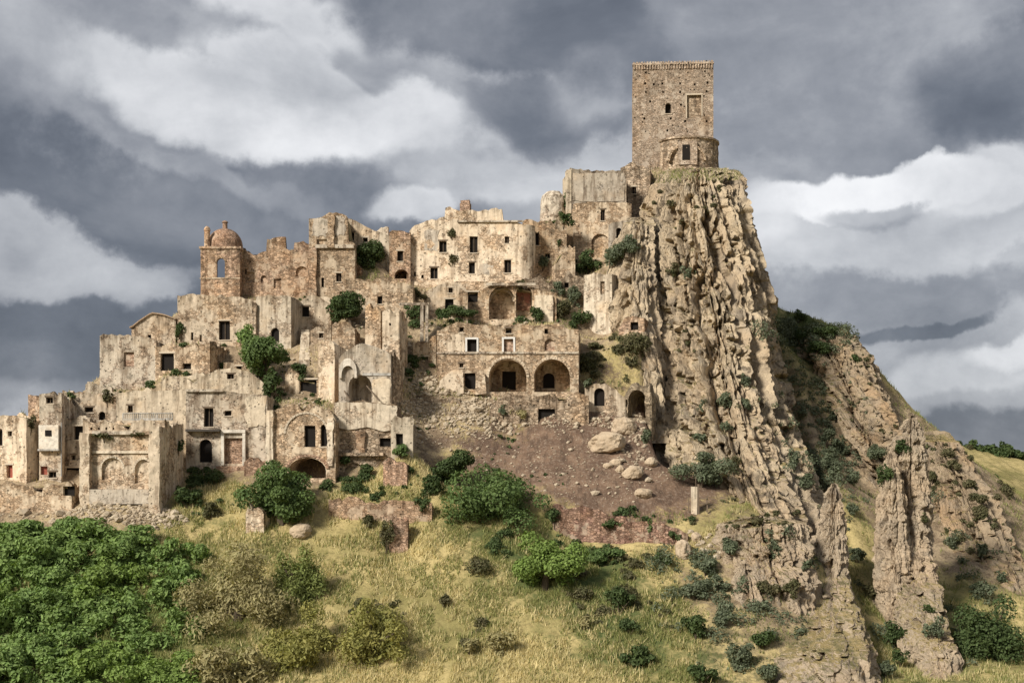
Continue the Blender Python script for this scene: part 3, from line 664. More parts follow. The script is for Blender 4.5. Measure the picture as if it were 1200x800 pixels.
# ------------------------------------------------------------------ terrain
CT = []   # control points X, Y, Z
def ct(px, py, Y): CT.append(tuple(P(px, py, Y)))
for px in (-250, -100, 0, 120, 240, 360, 480, 600, 700, 800, 900, 1000, 1100, 1200, 1300, 1450):
    ct(px, 812, 139); CT.append(((px - CX) * 0.085, 118, -27.0)); CT.append(((px - CX) * 0.09, 90, -27.0)); CT.append(((px - CX) * 0.12, 45, -13.0))
for X in (-60, 0, 60):
    CT.append((X, 6, -2.2)); CT.append((X, -15, -1.7)); CT.append((X, -40, -1.5))
for a in [(-100, 640, 158), (0, 650, 158), (100, 650, 158), (200, 640, 159), (0, 606, 163.5), (100, 606, 163), (190, 607, 163), (230, 600, 165), (260, 640, 160),
          (330, 632, 160), (430, 640, 159), (300, 700, 153), (420, 720, 150), (250, 580, 168), (300, 572, 169), (350, 570, 167.5), (420, 572, 168), (390, 586, 165.2),
          (440, 588, 165), (500, 600, 163.5), (520, 650, 158), (560, 640, 160), (560, 720, 150), (640, 690, 153.5), (640, 780, 143), (600, 620, 163), (620, 590, 167),
          (690, 660, 158), (740, 655, 158.5), (790, 660, 158), (700, 720, 150), (760, 740, 147), (740, 790, 142),
          (520, 570, 171), (490, 540, 174), (490, 500, 179), (540, 488, 181.5), (510, 478, 183), (555, 470, 184.5), (570, 490, 182), (600, 530, 177), (650, 545, 174), (660, 585, 166.5), (700, 590, 166.5), (750, 598, 166), (800, 612, 164),
          (720, 530, 176), (700, 495, 182.5), (760, 560, 172), (800, 590, 168), (660, 500, 180.5), (580, 510, 180.5),
          (840, 620, 163.5), (900, 612, 165), (940, 640, 162), (860, 660, 158), (830, 700, 153.5), (900, 720, 150), (870, 790, 142),
          (1005, 600, 186), (1000, 650, 177), (1010, 700, 168), (1030, 760, 156), (1045, 800, 146),
          (760, 215, 219), (800, 206, 216), (840, 206, 217), (800, 202, 236), (760, 206, 236), (840, 210, 230), (700, 250, 226), (885, 330, 232), (875, 300, 240), (890, 400, 250), (870, 330, 226),
          (900, 372, 236), (905, 352, 230), (940, 364, 228), (985, 380, 225), (1008, 412, 223), (1030, 464, 219), (1060, 506, 214), (1100, 528, 210), (1140, 561, 206), (1170, 592, 203), (1205, 624, 200), (1270, 690, 195),
          (960, 440, 217), (930, 420, 222), (990, 470, 212), (980, 540, 201), (1030, 540, 206), (960, 500, 208), (1060, 600, 197), (1110, 610, 196), (1150, 640, 192), (1110, 680, 180), (1160, 690, 178), (1210, 720, 172),
          (1130, 760, 158), (1190, 780, 150), (1080, 740, 164),
          (1120, 522, 340), (1160, 530, 330), (1200, 546, 320), (1150, 552, 295), (1200, 585, 275), (1190, 620, 250), (1300, 590, 300), (1300, 650, 240), (1450, 640, 260),
          (1100, 560, 250), (1000, 520, 260), (900, 480, 270), (800, 420, 280), (600, 420, 260), (500, 400, 240), (350, 420, 240), (200, 460, 230), (60, 520, 210), (0, 540, 195), (-80, 556, 190), (-200, 570, 185),
          (-200, 600, 170), (-250, 640, 160), (550, 300, 217), (480, 305, 215), (620, 285, 219), (430, 308, 214), (370, 330, 210), (300, 340, 210), (250, 345, 212),
          (640, 262, 221), (690, 252, 223),
          (700, 410, 193), (725, 425, 189), (700, 438, 188), (740, 440, 187), (660, 376, 199), (690, 398, 195), (600, 374, 195), (650, 374, 193), (520, 376, 191.5), (480, 400, 190), (490, 430, 186), (505, 400, 188),
          (480, 380, 193), (440, 415, 186), (420, 420, 184), (380, 425, 185), (355, 420, 187.5), (350, 450, 181), (340, 468, 178), (440, 474, 178), (480, 470, 182), (400, 385, 191), (420, 310, 206)]:
    ct(*a)
for h in HS:
    if not h['ctrl']: continue
    x0, y0, x1, y1 = h['f']
    for k in (0.15, 0.5, 0.85):
        p = P(x0 + (x1 - x0) * k, h['base'], y0 + (y1 - y0) * k)
        CT.append((p.x, p.y - 0.4, p.z + 0.15))
    for o_ in h['ops']:
        if o_[0] == 'V':
            p = P(o_[1], o_[2] + o_[4] / 2, (y0 + y1) / 2)
            for dx, dy in ((-1.2, 1.2), (1.2, 1.2), (-1.2, 3.6), (1.2, 3.6)): CT.append((p.x + dx, p.y + dy, p.z - 0.5))
CTA = np.array(CT)
CTA[:, 2] -= 0.3 * ((CTA[:, 0] > 42) & (CTA[:, 1] > 194) & (CTA[:, 1] < 233))
def _phi(r): return np.sqrt(r * r + 2.0)
_d = np.sqrt(((CTA[:, None, :2] - CTA[None, :, :2]) ** 2).sum(-1))
_n = len(CTA)
_A = np.zeros((_n + 3, _n + 3))
_A[:_n, :_n] = _phi(_d) - np.eye(_n) * 0.9
_A[:_n, _n] = 1; _A[:_n, _n + 1:] = CTA[:, :2]
_A[_n, :_n] = 1; _A[_n + 1:, :_n] = CTA[:, :2].T
_w = np.linalg.solve(_A, np.concatenate([CTA[:, 2], np.zeros(3)]))
def sstep(a, b, x):
    t_ = np.clip((x - a) / (b - a), 0, 1); return t_ * t_ * (3 - 2 * t_)
def ground_z(X, Y, detail=True):
    X = np.asarray(X, float); Y = np.asarray(Y, float); sh = X.shape
    x = X.ravel(); y = Y.ravel(); z = np.empty_like(x)
    for i in range(0, len(x), 20000):
        xs, ys = x[i:i + 20000], y[i:i + 20000]
        r = np.sqrt((xs[:, None] - CTA[None, :, 0]) ** 2 + (ys[:, None] - CTA[None, :, 1]) ** 2)
        z[i:i + 20000] = _phi(r) @ _w[:_n] + _w[_n] + _w[_n + 1] * xs + _w[_n + 2] * ys
    z = z - 15 * sstep(174, 183, y) * sstep(221, 213, y) * sstep(17.3, 20.5, x) * sstep(44, 38, x)     # the soil stops at the crag's foot
    if detail:
        z = z + 0.45 * fbm(x / 5.0, y / 5.0, 0 * x, 4, 0.55, 3) + 0.10 * fbm(x / 0.9, y / 0.9, 0 * x, 2, 0.5, 8)
        gl = sstep(-16, -10, x) * sstep(24, 16, x) * sstep(163.5, 167, y) * sstep(184, 180, y)
        z = z + gl * (0.35 * ridge(x / 3.2 + .15 * y, y / 14.0, 0 * x, 3, .55, 91) + .10 * ridge(x / .9, y / 1.4, 0 * x, 2, .5, 93))
        rk = sstep(38, 50, x) * sstep(160, 175, y)
        z = z + rk * (0.9 * ridge(x / 6.0, y / 6.0, 0 * x, 3, .55, 51) + .25 * ridge(x / 1.5, y / 1.5, 0 * x, 2, .5, 53))
    out = np.maximum(np.maximum(-130 - x, x - 150), np.maximum(-50 - y, y - 345))
    w = sstep(0, 130, out)
    far = -42 + 16 * fbm(x / 700.0, y / 700.0, 0 * x, 4, 0.5, 21)
    return (z * (1 - w) + far * w).reshape(sh)
def axis(lo, hi, step, far_lo, far_hi, g=1.22):
    a = list(np.arange(lo, hi + 1e-6, step)); s = step; x = hi
    while x < far_hi: s = min(s * g, 900); x += s; a.append(x)
    s = step; x = lo
    while x > far_lo: s = min(s * g, 900); x -= s; a.insert(0, x)
    return np.array(a)
gx = axis(-98, 112, 0.62, -9000, 9000)
gy = axis(128, 236, 0.62, -6000, 12000, 1.12)
GX, GY = np.meshgrid(gx, gy)
GZ = ground_z(GX, GY)
# zone sources: (px, py, distance, radius m, green, earth, stony)
ZS = [(600, 520, 178, 12, 0, 1, 0), (680, 550, 172, 12, 0, 1, 0), (740, 570, 170, 10, 0, 1, 0), (540, 540, 174, 9, 0, .9, .3), (560, 490, 181, 7, 0, .6, .6), (630, 500, 181, 6, 0, 1, .2), (480, 500, 178, 6, 0, .3, .8),
      (780, 590, 167, 7, 0, .7, .3), (745, 510, 180, 7, 0, 1, .4), (738, 488, 183.5, 6, 0, 1, .4), (725, 470, 184, 5, 0, .6, .5), (760, 540, 174, 6, 0, .6, .5), (800, 612, 164, 5, .1, .4, .3), (255, 562, 170, 6, 0, 1, 0),
      (60, 600, 163, 9, 0, 0, 1), (150, 605, 163, 8, 0, 0, 1), (-40, 600, 163, 10, 0, 0, 1),
      (680, 650, 158, 7, .9, 0, 0), (640, 640, 160, 7, .9, 0, 0), (720, 700, 153, 6, .8, 0, 0), (740, 735, 148, 5, .7, 0, 0), (600, 620, 162, 8, .8, 0, 0), (540, 600, 166, 6, .7, .2, 0), (430, 570, 167, 7, .45, 0, 0), (230, 590, 166, 6, .7, 0, 0),
      (530, 690, 154, 7, .35, 0, 0), (460, 690, 153, 6, .3, 0, 0), (620, 720, 150, 6, .35, 0, 0),
      (100, 720, 150, 22, .8, 0, 0), (0, 720, 150, 20, .8, 0, 0), (300, 760, 146, 14, .4, 0, 0),
      (860, 660, 158, 10, .2, 0, .7), (920, 680, 156, 9, .1, 0, .8), (840, 720, 150, 9, .55, 0, .4), (880, 780, 143, 10, .6, 0, .5), (800, 670, 157, 6, .2, .2, .5),
      (1000, 480, 210, 18, 0, .1, 1), (1050, 560, 203, 16, 0, .1, 1), (940, 385, 225, 9, 1, 0, .1), (980, 395, 223, 7, .9, 0, .1), (965, 420, 219, 8, .7, 0, .3), (975, 540, 201, 9, .6, .2, .3), (945, 450, 214, 7, .7, .2, .2), (955, 500, 208, 6, .6, .2, .3), (1010, 620, 184, 9, .35, 0, .2), (1110, 620, 195, 14, 0, .2, .9), (1160, 620, 195, 12, 0, .2, .9),
      (1110, 530, 208, 10, .1, .6, .4), (1130, 700, 176, 9, .5, 0, .3), (1180, 740, 165, 12, .5, 0, .2), (1080, 740, 160, 9, .5, 0, .4), (960, 780, 145, 9, .4, 0, .6), (1060, 800, 143, 9, .6, 0, .3), (940, 730, 150, 8, .35, 0, .6), (1040, 720, 165, 8, .55, .1, .3), (1045, 790, 150, 9, .6, 0, .2),
      (1180, 580, 285, 40, .15, 0, 0), (1200, 610, 260, 30, .35, .1, 0),
      (150, 440, 190, 25, .1, 0, 1), (300, 420, 188, 22, .1, 0, 1), (450, 400, 188, 20, .1, 0, 1), (560, 350, 200, 22, .1, 0, 1), (680, 360, 198, 14, .1, .1, 1), (380, 330, 203, 24, .1, 0, 1), (250, 370, 200, 24, 0, 0, 1), (620, 260, 218, 20, .1, 0, 1), (760, 220, 222, 18, 0, 0, .5),
      (715, 415, 191, 5, .8, .2, 0), (705, 440, 188, 4, .1, .8, .2), (520, 430, 186, 6, .3, 0, .5), (500, 380, 191, 5, .6, 0, .3), (430, 312, 206, 5, .7, 0, .2), (350, 465, 178, 3, .9, 0, 0)]
zone = np.zeros(GX.shape + (3,))
wsum = np.full(GX.shape, 0.18)
for (px, py, Y, rad, g_, e_, s_) in ZS:
    p = P(px, py, Y)
    w_ = np.exp(-(((GX - p.x) ** 2 + (GY - p.y) ** 2) / (rad * rad)))
    zone += w_[..., None] * np.array((g_, e_, s_)); wsum += w_
zone /= wsum[..., None]
ny, nx = GX.shape
idx = np.arange(ny * nx).reshape(ny, nx)
fa = np.stack([idx[:-1, :-1], idx[:-1, 1:], idx[1:, 1:], idx[1:, :-1]], -1).reshape(-1, 4)
gme = mesh_from('ground', np.stack([GX, GY, GZ], -1).reshape(-1, 3), fa, ('ground',), True)
za = gme.attributes.new('zone', 'FLOAT_VECTOR', 'POINT'); za.data.foreach_set('vector', zone.reshape(-1, 3).astype(np.float32).ravel())
ground = tag(obj('ground', gme), 'dry grassy hillside with bare earth slopes', kind='structure')
def zone_at(X, Y):
    i = np.clip(np.searchsorted(gx, X) - 1, 0, nx - 2); j = np.clip(np.searchsorted(gy, Y) - 1, 0, ny - 2)
    return zone[j, i]

# ------------------------------------------------------------------ rock: crag, ridge, spires
def rock_column(name, rows, mat, nu, nv, ribs, amp, seed, grooves=(), dark=None, power=0.75, fine=0.22, cap=True, shear=0.0, cell=1.0, flute=1.0, aniso=1.0):
    """rows top to bottom: (py, pxL, pxR, distance of axis, half depth). A closed irregular column of rock."""
    rows = np.array(rows, float)
    tt = np.linspace(0, 1, len(rows)); vv = np.linspace(0, 1, nv)
    def smooth(col):
        return np.interp(vv, tt, col)
    py, xl, xr, Y, D = (smooth(rows[:, i]) for i in range(5))
    Yf = Y - 0.7 * D
    kk_ = np.hanning(max(3, nv // 9)); kk_ /= kk_.sum()
    sm_ = lambda a_: np.convolve(np.pad(a_, len(kk_) // 2, mode='edge'), kk_, 'same')[len(kk_) // 2:len(kk_) // 2 + nv]
    Y_, D_s = sm_(Y), sm_(D)
    XL = (xl - CX) * Yf / FPX; XR = (xr - CX) * Yf / FPX; Z = (HY - py) * Yf / FPX
    XL, XR, Y, D = (np.where(np.arange(nv) < nv * .04, a_, sm_(a_)) for a_ in (XL, XR, Y, D))
    nf = int(nu * 0.8); nb = nu - nf
    tg = np.linspace(math.pi, 2 * math.pi, 3000); hm_, dm_ = ((XR - XL) / 2).mean(), D.mean()
    xg = np.sign(np.cos(tg)) * np.abs(np.cos(tg)) ** power * hm_; yg = np.abs(np.sin(tg)) ** power * dm_
    cg = np.concatenate([[0], np.cumsum(np.hypot(np.diff(xg), np.diff(yg)))]); cg /= cg[-1]
    thf = np.interp(np.linspace(0, 1, nf, endpoint=False), cg, tg)          # even spacing along the rim
    phv = np.concatenate([np.linspace(math.pi, 2 * math.pi, nf, endpoint=False), np.linspace(0, math.pi, nb, endpoint=False)])
    th = np.concatenate([thf, np.linspace(0, math.pi, nb, endpoint=False)])
    c, s_ = np.cos(th), np.sin(th)
    cx_ = np.sign(c) * np.abs(c) ** power; sy = np.sign(s_) * np.abs(s_) ** power
    xc = (XL + XR) / 2; hw = (XR - XL) / 2
    X = xc[:, None] + hw[:, None] * cx_[None, :]
    Yy = Y[:, None] + D[:, None] * sy[None, :]
    Zz = np.repeat(Z[:, None], nu, 1)
    nx_ = cx_[None, :] / np.maximum(hw[:, None], 0.3); ny_ = sy[None, :] / np.maximum(D[:, None], 0.3)
    ln = np.sqrt(nx_ ** 2 + ny_ ** 2) + 1e-6; nx_ = nx_ / ln; ny_ = ny_ / ln
    ph = phv[None, :] - shear * vv[:, None] ** 1.4
    H_ = (Z[0] - Z[-1]); vz = vv[:, None] * np.ones((1, nu)); k = H_ / 14.0
    ca, sa = np.cos(phv)[None, :] * np.ones((nv, 1)), np.sin(phv)[None, :] * np.ones((nv, 1))
    n1 = int(round(ribs * 2.2)); disp = 0
    def saw(nn, warp_, sd):
        q = ph / math.pi * nn + warp_ * fbm(ca * 1.6 + sd, sa * 1.6, vz * k * 0.42, 3, 0.5, seed + sd) + 0.07 * vnoise(X / .9, Yy / .9, Zz / 1.6, seed + sd + 2)
        f_ = np.ceil(q) - q
        return (f_ ** 0.7 - 0.55) * sstep(1.0, 0.86, f_) - 1.6 * np.exp(-((np.minimum(f_, 1 - f_)) / 0.06) ** 2) * (0.6 + 0.5 * vnoise(ca * 3, sa * 3, vz * k * 1.4, seed + sd + 3))
    def modn(fr, sd): return 0.75 + 0.5 * sstep(-.4, .5, vnoise(ca * fr, sa * fr, vz * k * 0.55, seed + sd))
    disp = amp * flute * (1.3 * saw(n1, 0.8, 3) * modn(2, 41) + 0.75 * saw(n1 * 2.5 // 1, 1.1, 5) * modn(3.5, 43))
    disp = disp + amp * 0.9 * fbm(ca * ribs * .4, sa * ribs * .4, vz * k * 0.7, 3, 0.55, seed + 5)
    arc = ph / math.pi * (1.7 * hw.mean() + 1.7 * D.mean())
    wx_ = fbm(X / 4, Yy / 4, Zz / 4, 3, .5, seed + 71)
    for q_, (cw, ch, am) in enumerate(((2.8, 19.0, 0.75), (1.1, 7.5, 0.55), (0.5, 2.4, 0.22))):
        cw *= cell; ch *= cell * aniso
        f1_, f2_, va_, ox_, oy_ = worley2(arc / cw + .5 * wx_, Zz / ch + .3 * wx_, seed + 80 + q_)
        disp = disp + amp * am * (0.5 * va_ + 0.75 * va_ * ox_ - 0.35 * oy_ * np.abs(va_) - 0.6 * np.exp(-((f2_ - f1_) / .10) ** 2))
    disp += fine * 0.7 * fbm(X / 0.8, Yy / 0.8, Zz / 1.4, 3, 0.62, seed + 13)
    pit = vnoise(X / 0.7, Yy / 0.7, Zz / 2.6, seed + 31)
    disp -= fine * 4.5 * sstep(0.52, 0.72, pit)
    disp += fine * 1.2 * fbm(X / 6, Yy / 6, Zz / 0.8, 2, 0.5, seed + 17)
    cut = 0 * X
    if grooves:
        gpx, gpy = CX + FPX * X / Yy, HY - FPX * Zz / Yy
        front = (sy[None, :] < 0.2)
        for (pts, wid, dep) in grooves:
            dmin = np.full(X.shape, 1e9)
            for (ax, ay), (bx, by) in zip(pts[:-1], pts[1:]):
                l2 = (bx - ax) ** 2 + (by - ay) ** 2
                q = np.clip(((gpx - ax) * (bx - ax) + (gpy - ay) * (by - ay)) / l2, 0, 1)
                wob = 4.0 * vnoise(gpy / 22.0, 0 * gpx + ax, 0 * gpx, seed + 77)
                dmin = np.minimum(dmin, np.hypot(gpx + wob - (ax + q * (bx - ax)), gpy - (ay + q * (by - ay))))
            cut = np.maximum(cut, 1.1 * dep * np.exp(-(dmin / wid) ** 2) * front)
    X = X + nx_ * disp; Yy = Yy + ny_ * disp + cut          # joints are cut straight into the face
    Zz = Zz + 0.5 * amp * fbm(X / 3.0, Yy / 3.0, 0 * X, 3, 0.5, seed + 23) * np.exp(-vz * 14)
    V = np.stack([X, Yy, Zz], -1).reshape(-1, 3)
    ids = np.arange(nv * nu).reshape(nv, nu)
    r2 = np.roll(ids, -1, 1)
    F = np.stack([ids[:-1], ids[1:], r2[1:], r2[:-1]], -1).reshape(-1, 4)
    verts = [V]; faces = [F]; n0 = len(V)
    if cap:
        rings = 10; prev = ids[0]; cen = V[ids[0]].mean(0)
        top = V[ids[0]]
        for q in range(1, rings + 1):
            k_ = 1 - q / (rings + 0.6)
            ring = cen + (top - cen) * k_
            ring[:, 2] = cen[2] + (top[:, 2] - cen[2]) * k_ + 0.5 * (1 - k_ ** 2) * min(1.5, amp) + 0.25 * fbm(ring[:, 0], ring[:, 1], ring[:, 2] * 0, 3, 0.5, seed + 3)
            verts.append(ring); cur = np.arange(n0, n0 + nu); n0 += nu
            faces.append(np.stack([prev, np.roll(prev, -1), np.roll(cur, -1), cur], -1)); prev = cur
        # close the last tiny ring with a fan of quads (degenerate third vertex)
        verts.append(cen[None, :] + np.array([[0, 0, 0.4]])); cc = np.full(nu, n0); n0 += 1
        half = np.arange(0, nu - 1, 2)
        faces.append(np.stack([prev[half], prev[(half + 1) % nu], prev[(half + 2) % nu], cc[half]], -1))
    me = mesh_from(name, np.concatenate(verts), np.concatenate(faces), (mat,), False)
    ba = me.attributes.new('bed', 'FLOAT_VECTOR', 'POINT')
    bv = np.stack([arc + .6 * wx_, Zz * 0.10 / aniso ** 1.5, 0 * arc + seed], -1).reshape(-1, 3)
    bv = np.concatenate([bv, np.zeros((len(me.vertices) - len(bv), 3)) + bv[0]])
    ba.data.foreach_set('vector', bv.astype(np.float32).ravel())
    return obj(name, me)

GRV = [([(800, 275), (806, 300), (806, 330)], 3.5, 1.6), ([(822, 330), (826, 375), (836, 420), (841, 470), (848, 500)], 7, 3.2), ([(778, 345), (790, 380), (800, 420), (806, 445)], 4, 1.8),
       ([(840, 290), (838, 320), (834, 335)], 4, 1.8), ([(775, 400), (785, 440), (795, 480)], 3.5, 1.3), ([(810, 235), (822, 300), (846, 355)], 3, 1.0), ([(864, 340), (880, 400), (905, 470), (925, 540)], 4, 1.6),
       ([(852, 300), (868, 380), (886, 450), (910, 530)], 3.5, 1.3), ([(845, 480), (868, 530), (890, 575)], 4, 1.6), ([(760, 300), (768, 370), (776, 400)], 3, 1.2), ([(785, 470), (800, 510), (812, 540)], 5, 1.6),
       ([(818, 300), (815, 320), (821, 345)], 3, 1.2), ([(892, 330), (905, 390), (925, 440), (945, 500), (962, 560)], 4, 1.6), ([(870, 250), (880, 300), (895, 350)], 4, 1.0), ([(905, 520), (925, 560), (940, 600)], 4, 1.6)]
gr_ = random.Random(5)
for _ in range(85):
    y_ = gr_.uniform(225, 540); q_ = gr_.uniform(.06, .96)
    L_ = lambda y: np.interp(y, [199, 240, 350, 450, 540, 615], [783, 751, 750, 749, 741, 760]); Rr_ = lambda y: np.interp(y, [199, 240, 350, 450, 540, 615], [858, 879, 914, 934, 966, 986])
    n_ = gr_.choice((2, 2, 2, 3, 4)); pts_ = []
    for k_ in range(n_):
        pts_.append((L_(y_) + q_ * (Rr_(y_) - L_(y_)), y_)); y_ += gr_.uniform(9, 26); q_ += gr_.uniform(-.01, .055)
    GRV.append((pts_, gr_.uniform(1.5, 2.9), gr_.uniform(1.1, 2.3)))
crag = rock_column('crag', [
    (199, 783, 858, 224, 6), (203, 774, 866, 224, 11), (215, 764, 873, 223, 14), (240, 756, 879, 222, 16), (270, 750, 891, 221, 18), (310, 748, 903, 220, 20), (350, 750, 914, 219, 23), (400, 752, 924, 218, 26.5),
    (450, 749, 934, 216, 29.5), (500, 744, 950, 213, 32.5), (540, 741, 966, 210, 34.5), (580, 748, 976, 207, 36), (615, 760, 986, 204, 37), (680, 775, 1005, 203, 39)],
    'rock', 540, 450, 8.2, 1.2, 47, GRV, power=0.85, shear=0.3, fine=0.24)
tag(crag, 'sheer ribbed crag of beige rock under the keep', kind='structure')
ridge_o = rock_column('ridge_cliff', [
    (388, 935, 996, 232, 5), (394, 928, 1006, 231, 9), (415, 928, 1022, 230, 13), (455, 935, 1042, 228, 17), (495, 940, 1060, 226, 21), (545, 952, 1088, 224, 23), (600, 975, 1120, 221, 25), (660, 985, 1150, 220, 29)],
    'rock_ridge', 220, 220, 3.0, 1.3, 77, [([(1000, 480), (1030, 520), (1050, 540)], 4, 1.6), ([(965, 440), (968, 480), (978, 520)], 9, 2.5)], power=0.8, shear=0.8)
tag(ridge_o, 'weathered orange-brown cliff of the ridge right of the crag', kind='structure')
ridge2 = rock_column('ridge_cliff', [
    (508, 1083, 1104, 213, 3), (518, 1078, 1118, 212, 7), (546, 1078, 1144, 211, 11), (582, 1078, 1170, 209, 14), (630, 1078, 1194, 207, 18), (670, 1075, 1212, 206, 24), (720, 1070, 1225, 206, 30)],
    'rock_ridge', 200, 200, 3.0, 1.0, 91, power=0.8, shear=0.3)
tag(ridge2, 'low brown rock shoulder at the right end of the ridge', kind='structure')

flank = rock_column('crag_flank', [
    (258, 738, 768, 210, 2), (264, 732, 770, 209, 4), (290, 722, 772, 208, 6), (330, 713, 774, 206, 8), (372, 708, 776, 204, 9), (396, 716, 778, 203, 11), (440, 736, 782, 202, 13), (520, 742, 790, 200, 16)],
    'rock', 200, 200, 2.2, 0.9, 301, [([(735, 330), (728, 370), (722, 392)], 4, 1.4)], power=0.7, shear=0.3)
tag(flank, 'lower rock shoulder on the left side of the crag', kind='structure')
bank = rock_column('rock_bank', [
    (398, 690, 740, 197, 2), (404, 684, 744, 196.5, 3.5), (425, 682, 742, 196, 4.2), (455, 680, 734, 195.5, 4.6), (500, 678, 732, 195, 5)],
    'rock_ridge', 150, 90, 1.6, 0.6, 321, power=0.6, fine=.2)
tag(bank, 'steep brown bank under the grassy ledge left of the crag', kind='structure')

def rock_thing(name, label, rows, nu, nv, ribs, amp, seed, mat='rock_spire', **kw):
    o = rock_column(name, rows, mat, nu, nv, ribs, amp, seed, **kw)
    tag(o, label, 'rock', 'rock spires on the right slope')
    return o
rock_thing('rock_spire', 'slender pointed rock spire left of the twin-tipped one', [
    (568, 977, 980, 168, .3), (572, 972, 984, 168, .8), (590, 967, 989, 168, 1.6), (615, 962, 993, 167, 2.2), (645, 957, 995, 166, 2.8), (670, 955, 996, 165, 3.2), (700, 950, 1004, 161, 5), (735, 932, 1020, 155.5, 7), (770, 902, 1034, 150, 9), (815, 872, 1050, 146.5, 10), (900, 860, 1064, 146, 11)],
    160, 250, 1.8, 0.5, 131, cell=0.6, flute=0.45, aniso=0.3, grooves=[([(975, 690), (985, 720), (1000, 760), (1015, 800)], 5, 1.0), ([(958, 700), (965, 740)], 4, .7)], power=0.85, fine=0.3, shear=0.4)
rock_thing('rock_spire', 'tallest rock spire with blunt tip right of the slender one', [
    (487, 1066, 1071, 173, .3), (492, 1061, 1078, 173, 1), (510, 1054, 1084, 173, 1.8), (540, 1048, 1088, 172.5, 2.4), (580, 1042, 1094, 172, 3), (630, 1036, 1097, 170, 3.8), (670, 1040, 1102, 168, 4.4), (710, 1056, 1112, 163, 5.5), (760, 1072, 1124, 156, 6.5), (830, 1086, 1142, 151, 8), (900, 1086, 1150, 150, 9)],
    165, 300, 1.8, 0.52, 151, cell=0.6, flute=0.45, aniso=0.3, grooves=[([(1052, 530), (1062, 570), (1066, 620)], 3.5, 1.1), ([(1070, 610), (1074, 640)], 3, .9)], power=0.85, fine=0.3, shear=0.3)
rock_thing('rock_spire', 'shorter rock fin leaning against the tallest spire', [
    (532, 1043, 1047, 169, .3), (540, 1040, 1052, 169, .9), (565, 1036, 1060, 168.5, 1.6), (600, 1032, 1064, 168, 2.2), (640, 1030, 1066, 167, 2.8), (675, 1030, 1068, 166, 3.2), (720, 1036, 1070, 165, 3.8), (820, 1040, 1080, 165, 5)],
    120, 180, 1.6, 0.45, 171, cell=0.6, flute=0.45, aniso=0.3, power=0.85, fine=0.18, shear=0.3)
rock_thing('rock_outcrop', 'broad rocky outcrop right of the retaining wall', [
    (607, 868, 925, 164, 1.2), (613, 850, 945, 163.5, 3), (630, 842, 952, 163, 4.5), (655, 846, 956, 162, 5.5), (690, 856, 962, 160, 7), (760, 860, 970, 158, 9), (860, 850, 990, 158, 12)],
    200, 160, 2.0, 0.8, 191, power=0.85, fine=0.3, shear=0.4, cell=0.8, flute=0.5, aniso=0.35)
rock_thing('rock_outcrop', 'thin bare rock rib below the broad outcrop', [
    (662, 868, 882, 156, .5), (670, 862, 890, 156, 1.4), (690, 860, 898, 155, 2.2), (715, 862, 900, 153.5, 2.8), (745, 862, 900, 152, 3.4), (800, 855, 910, 152, 4.5)],
    90, 90, 1.6, 0.4, 195, cell=0.6, flute=0.45, aniso=0.3, fine=0.2)
rock_thing('rock_spire', 'small rock tooth at the foot of the crag', [
    (636, 898, 904, 166.2, .3), (638, 893, 908, 166.2, .9), (628, 926, 934, 166.5, .5)][:2] + [(655, 888, 912, 165.8, 1.4), (675, 884, 916, 165, 2)],
    60, 60, 1.4, 0.25, 201, cell=0.6, flute=0.45, aniso=0.3, fine=0.15)

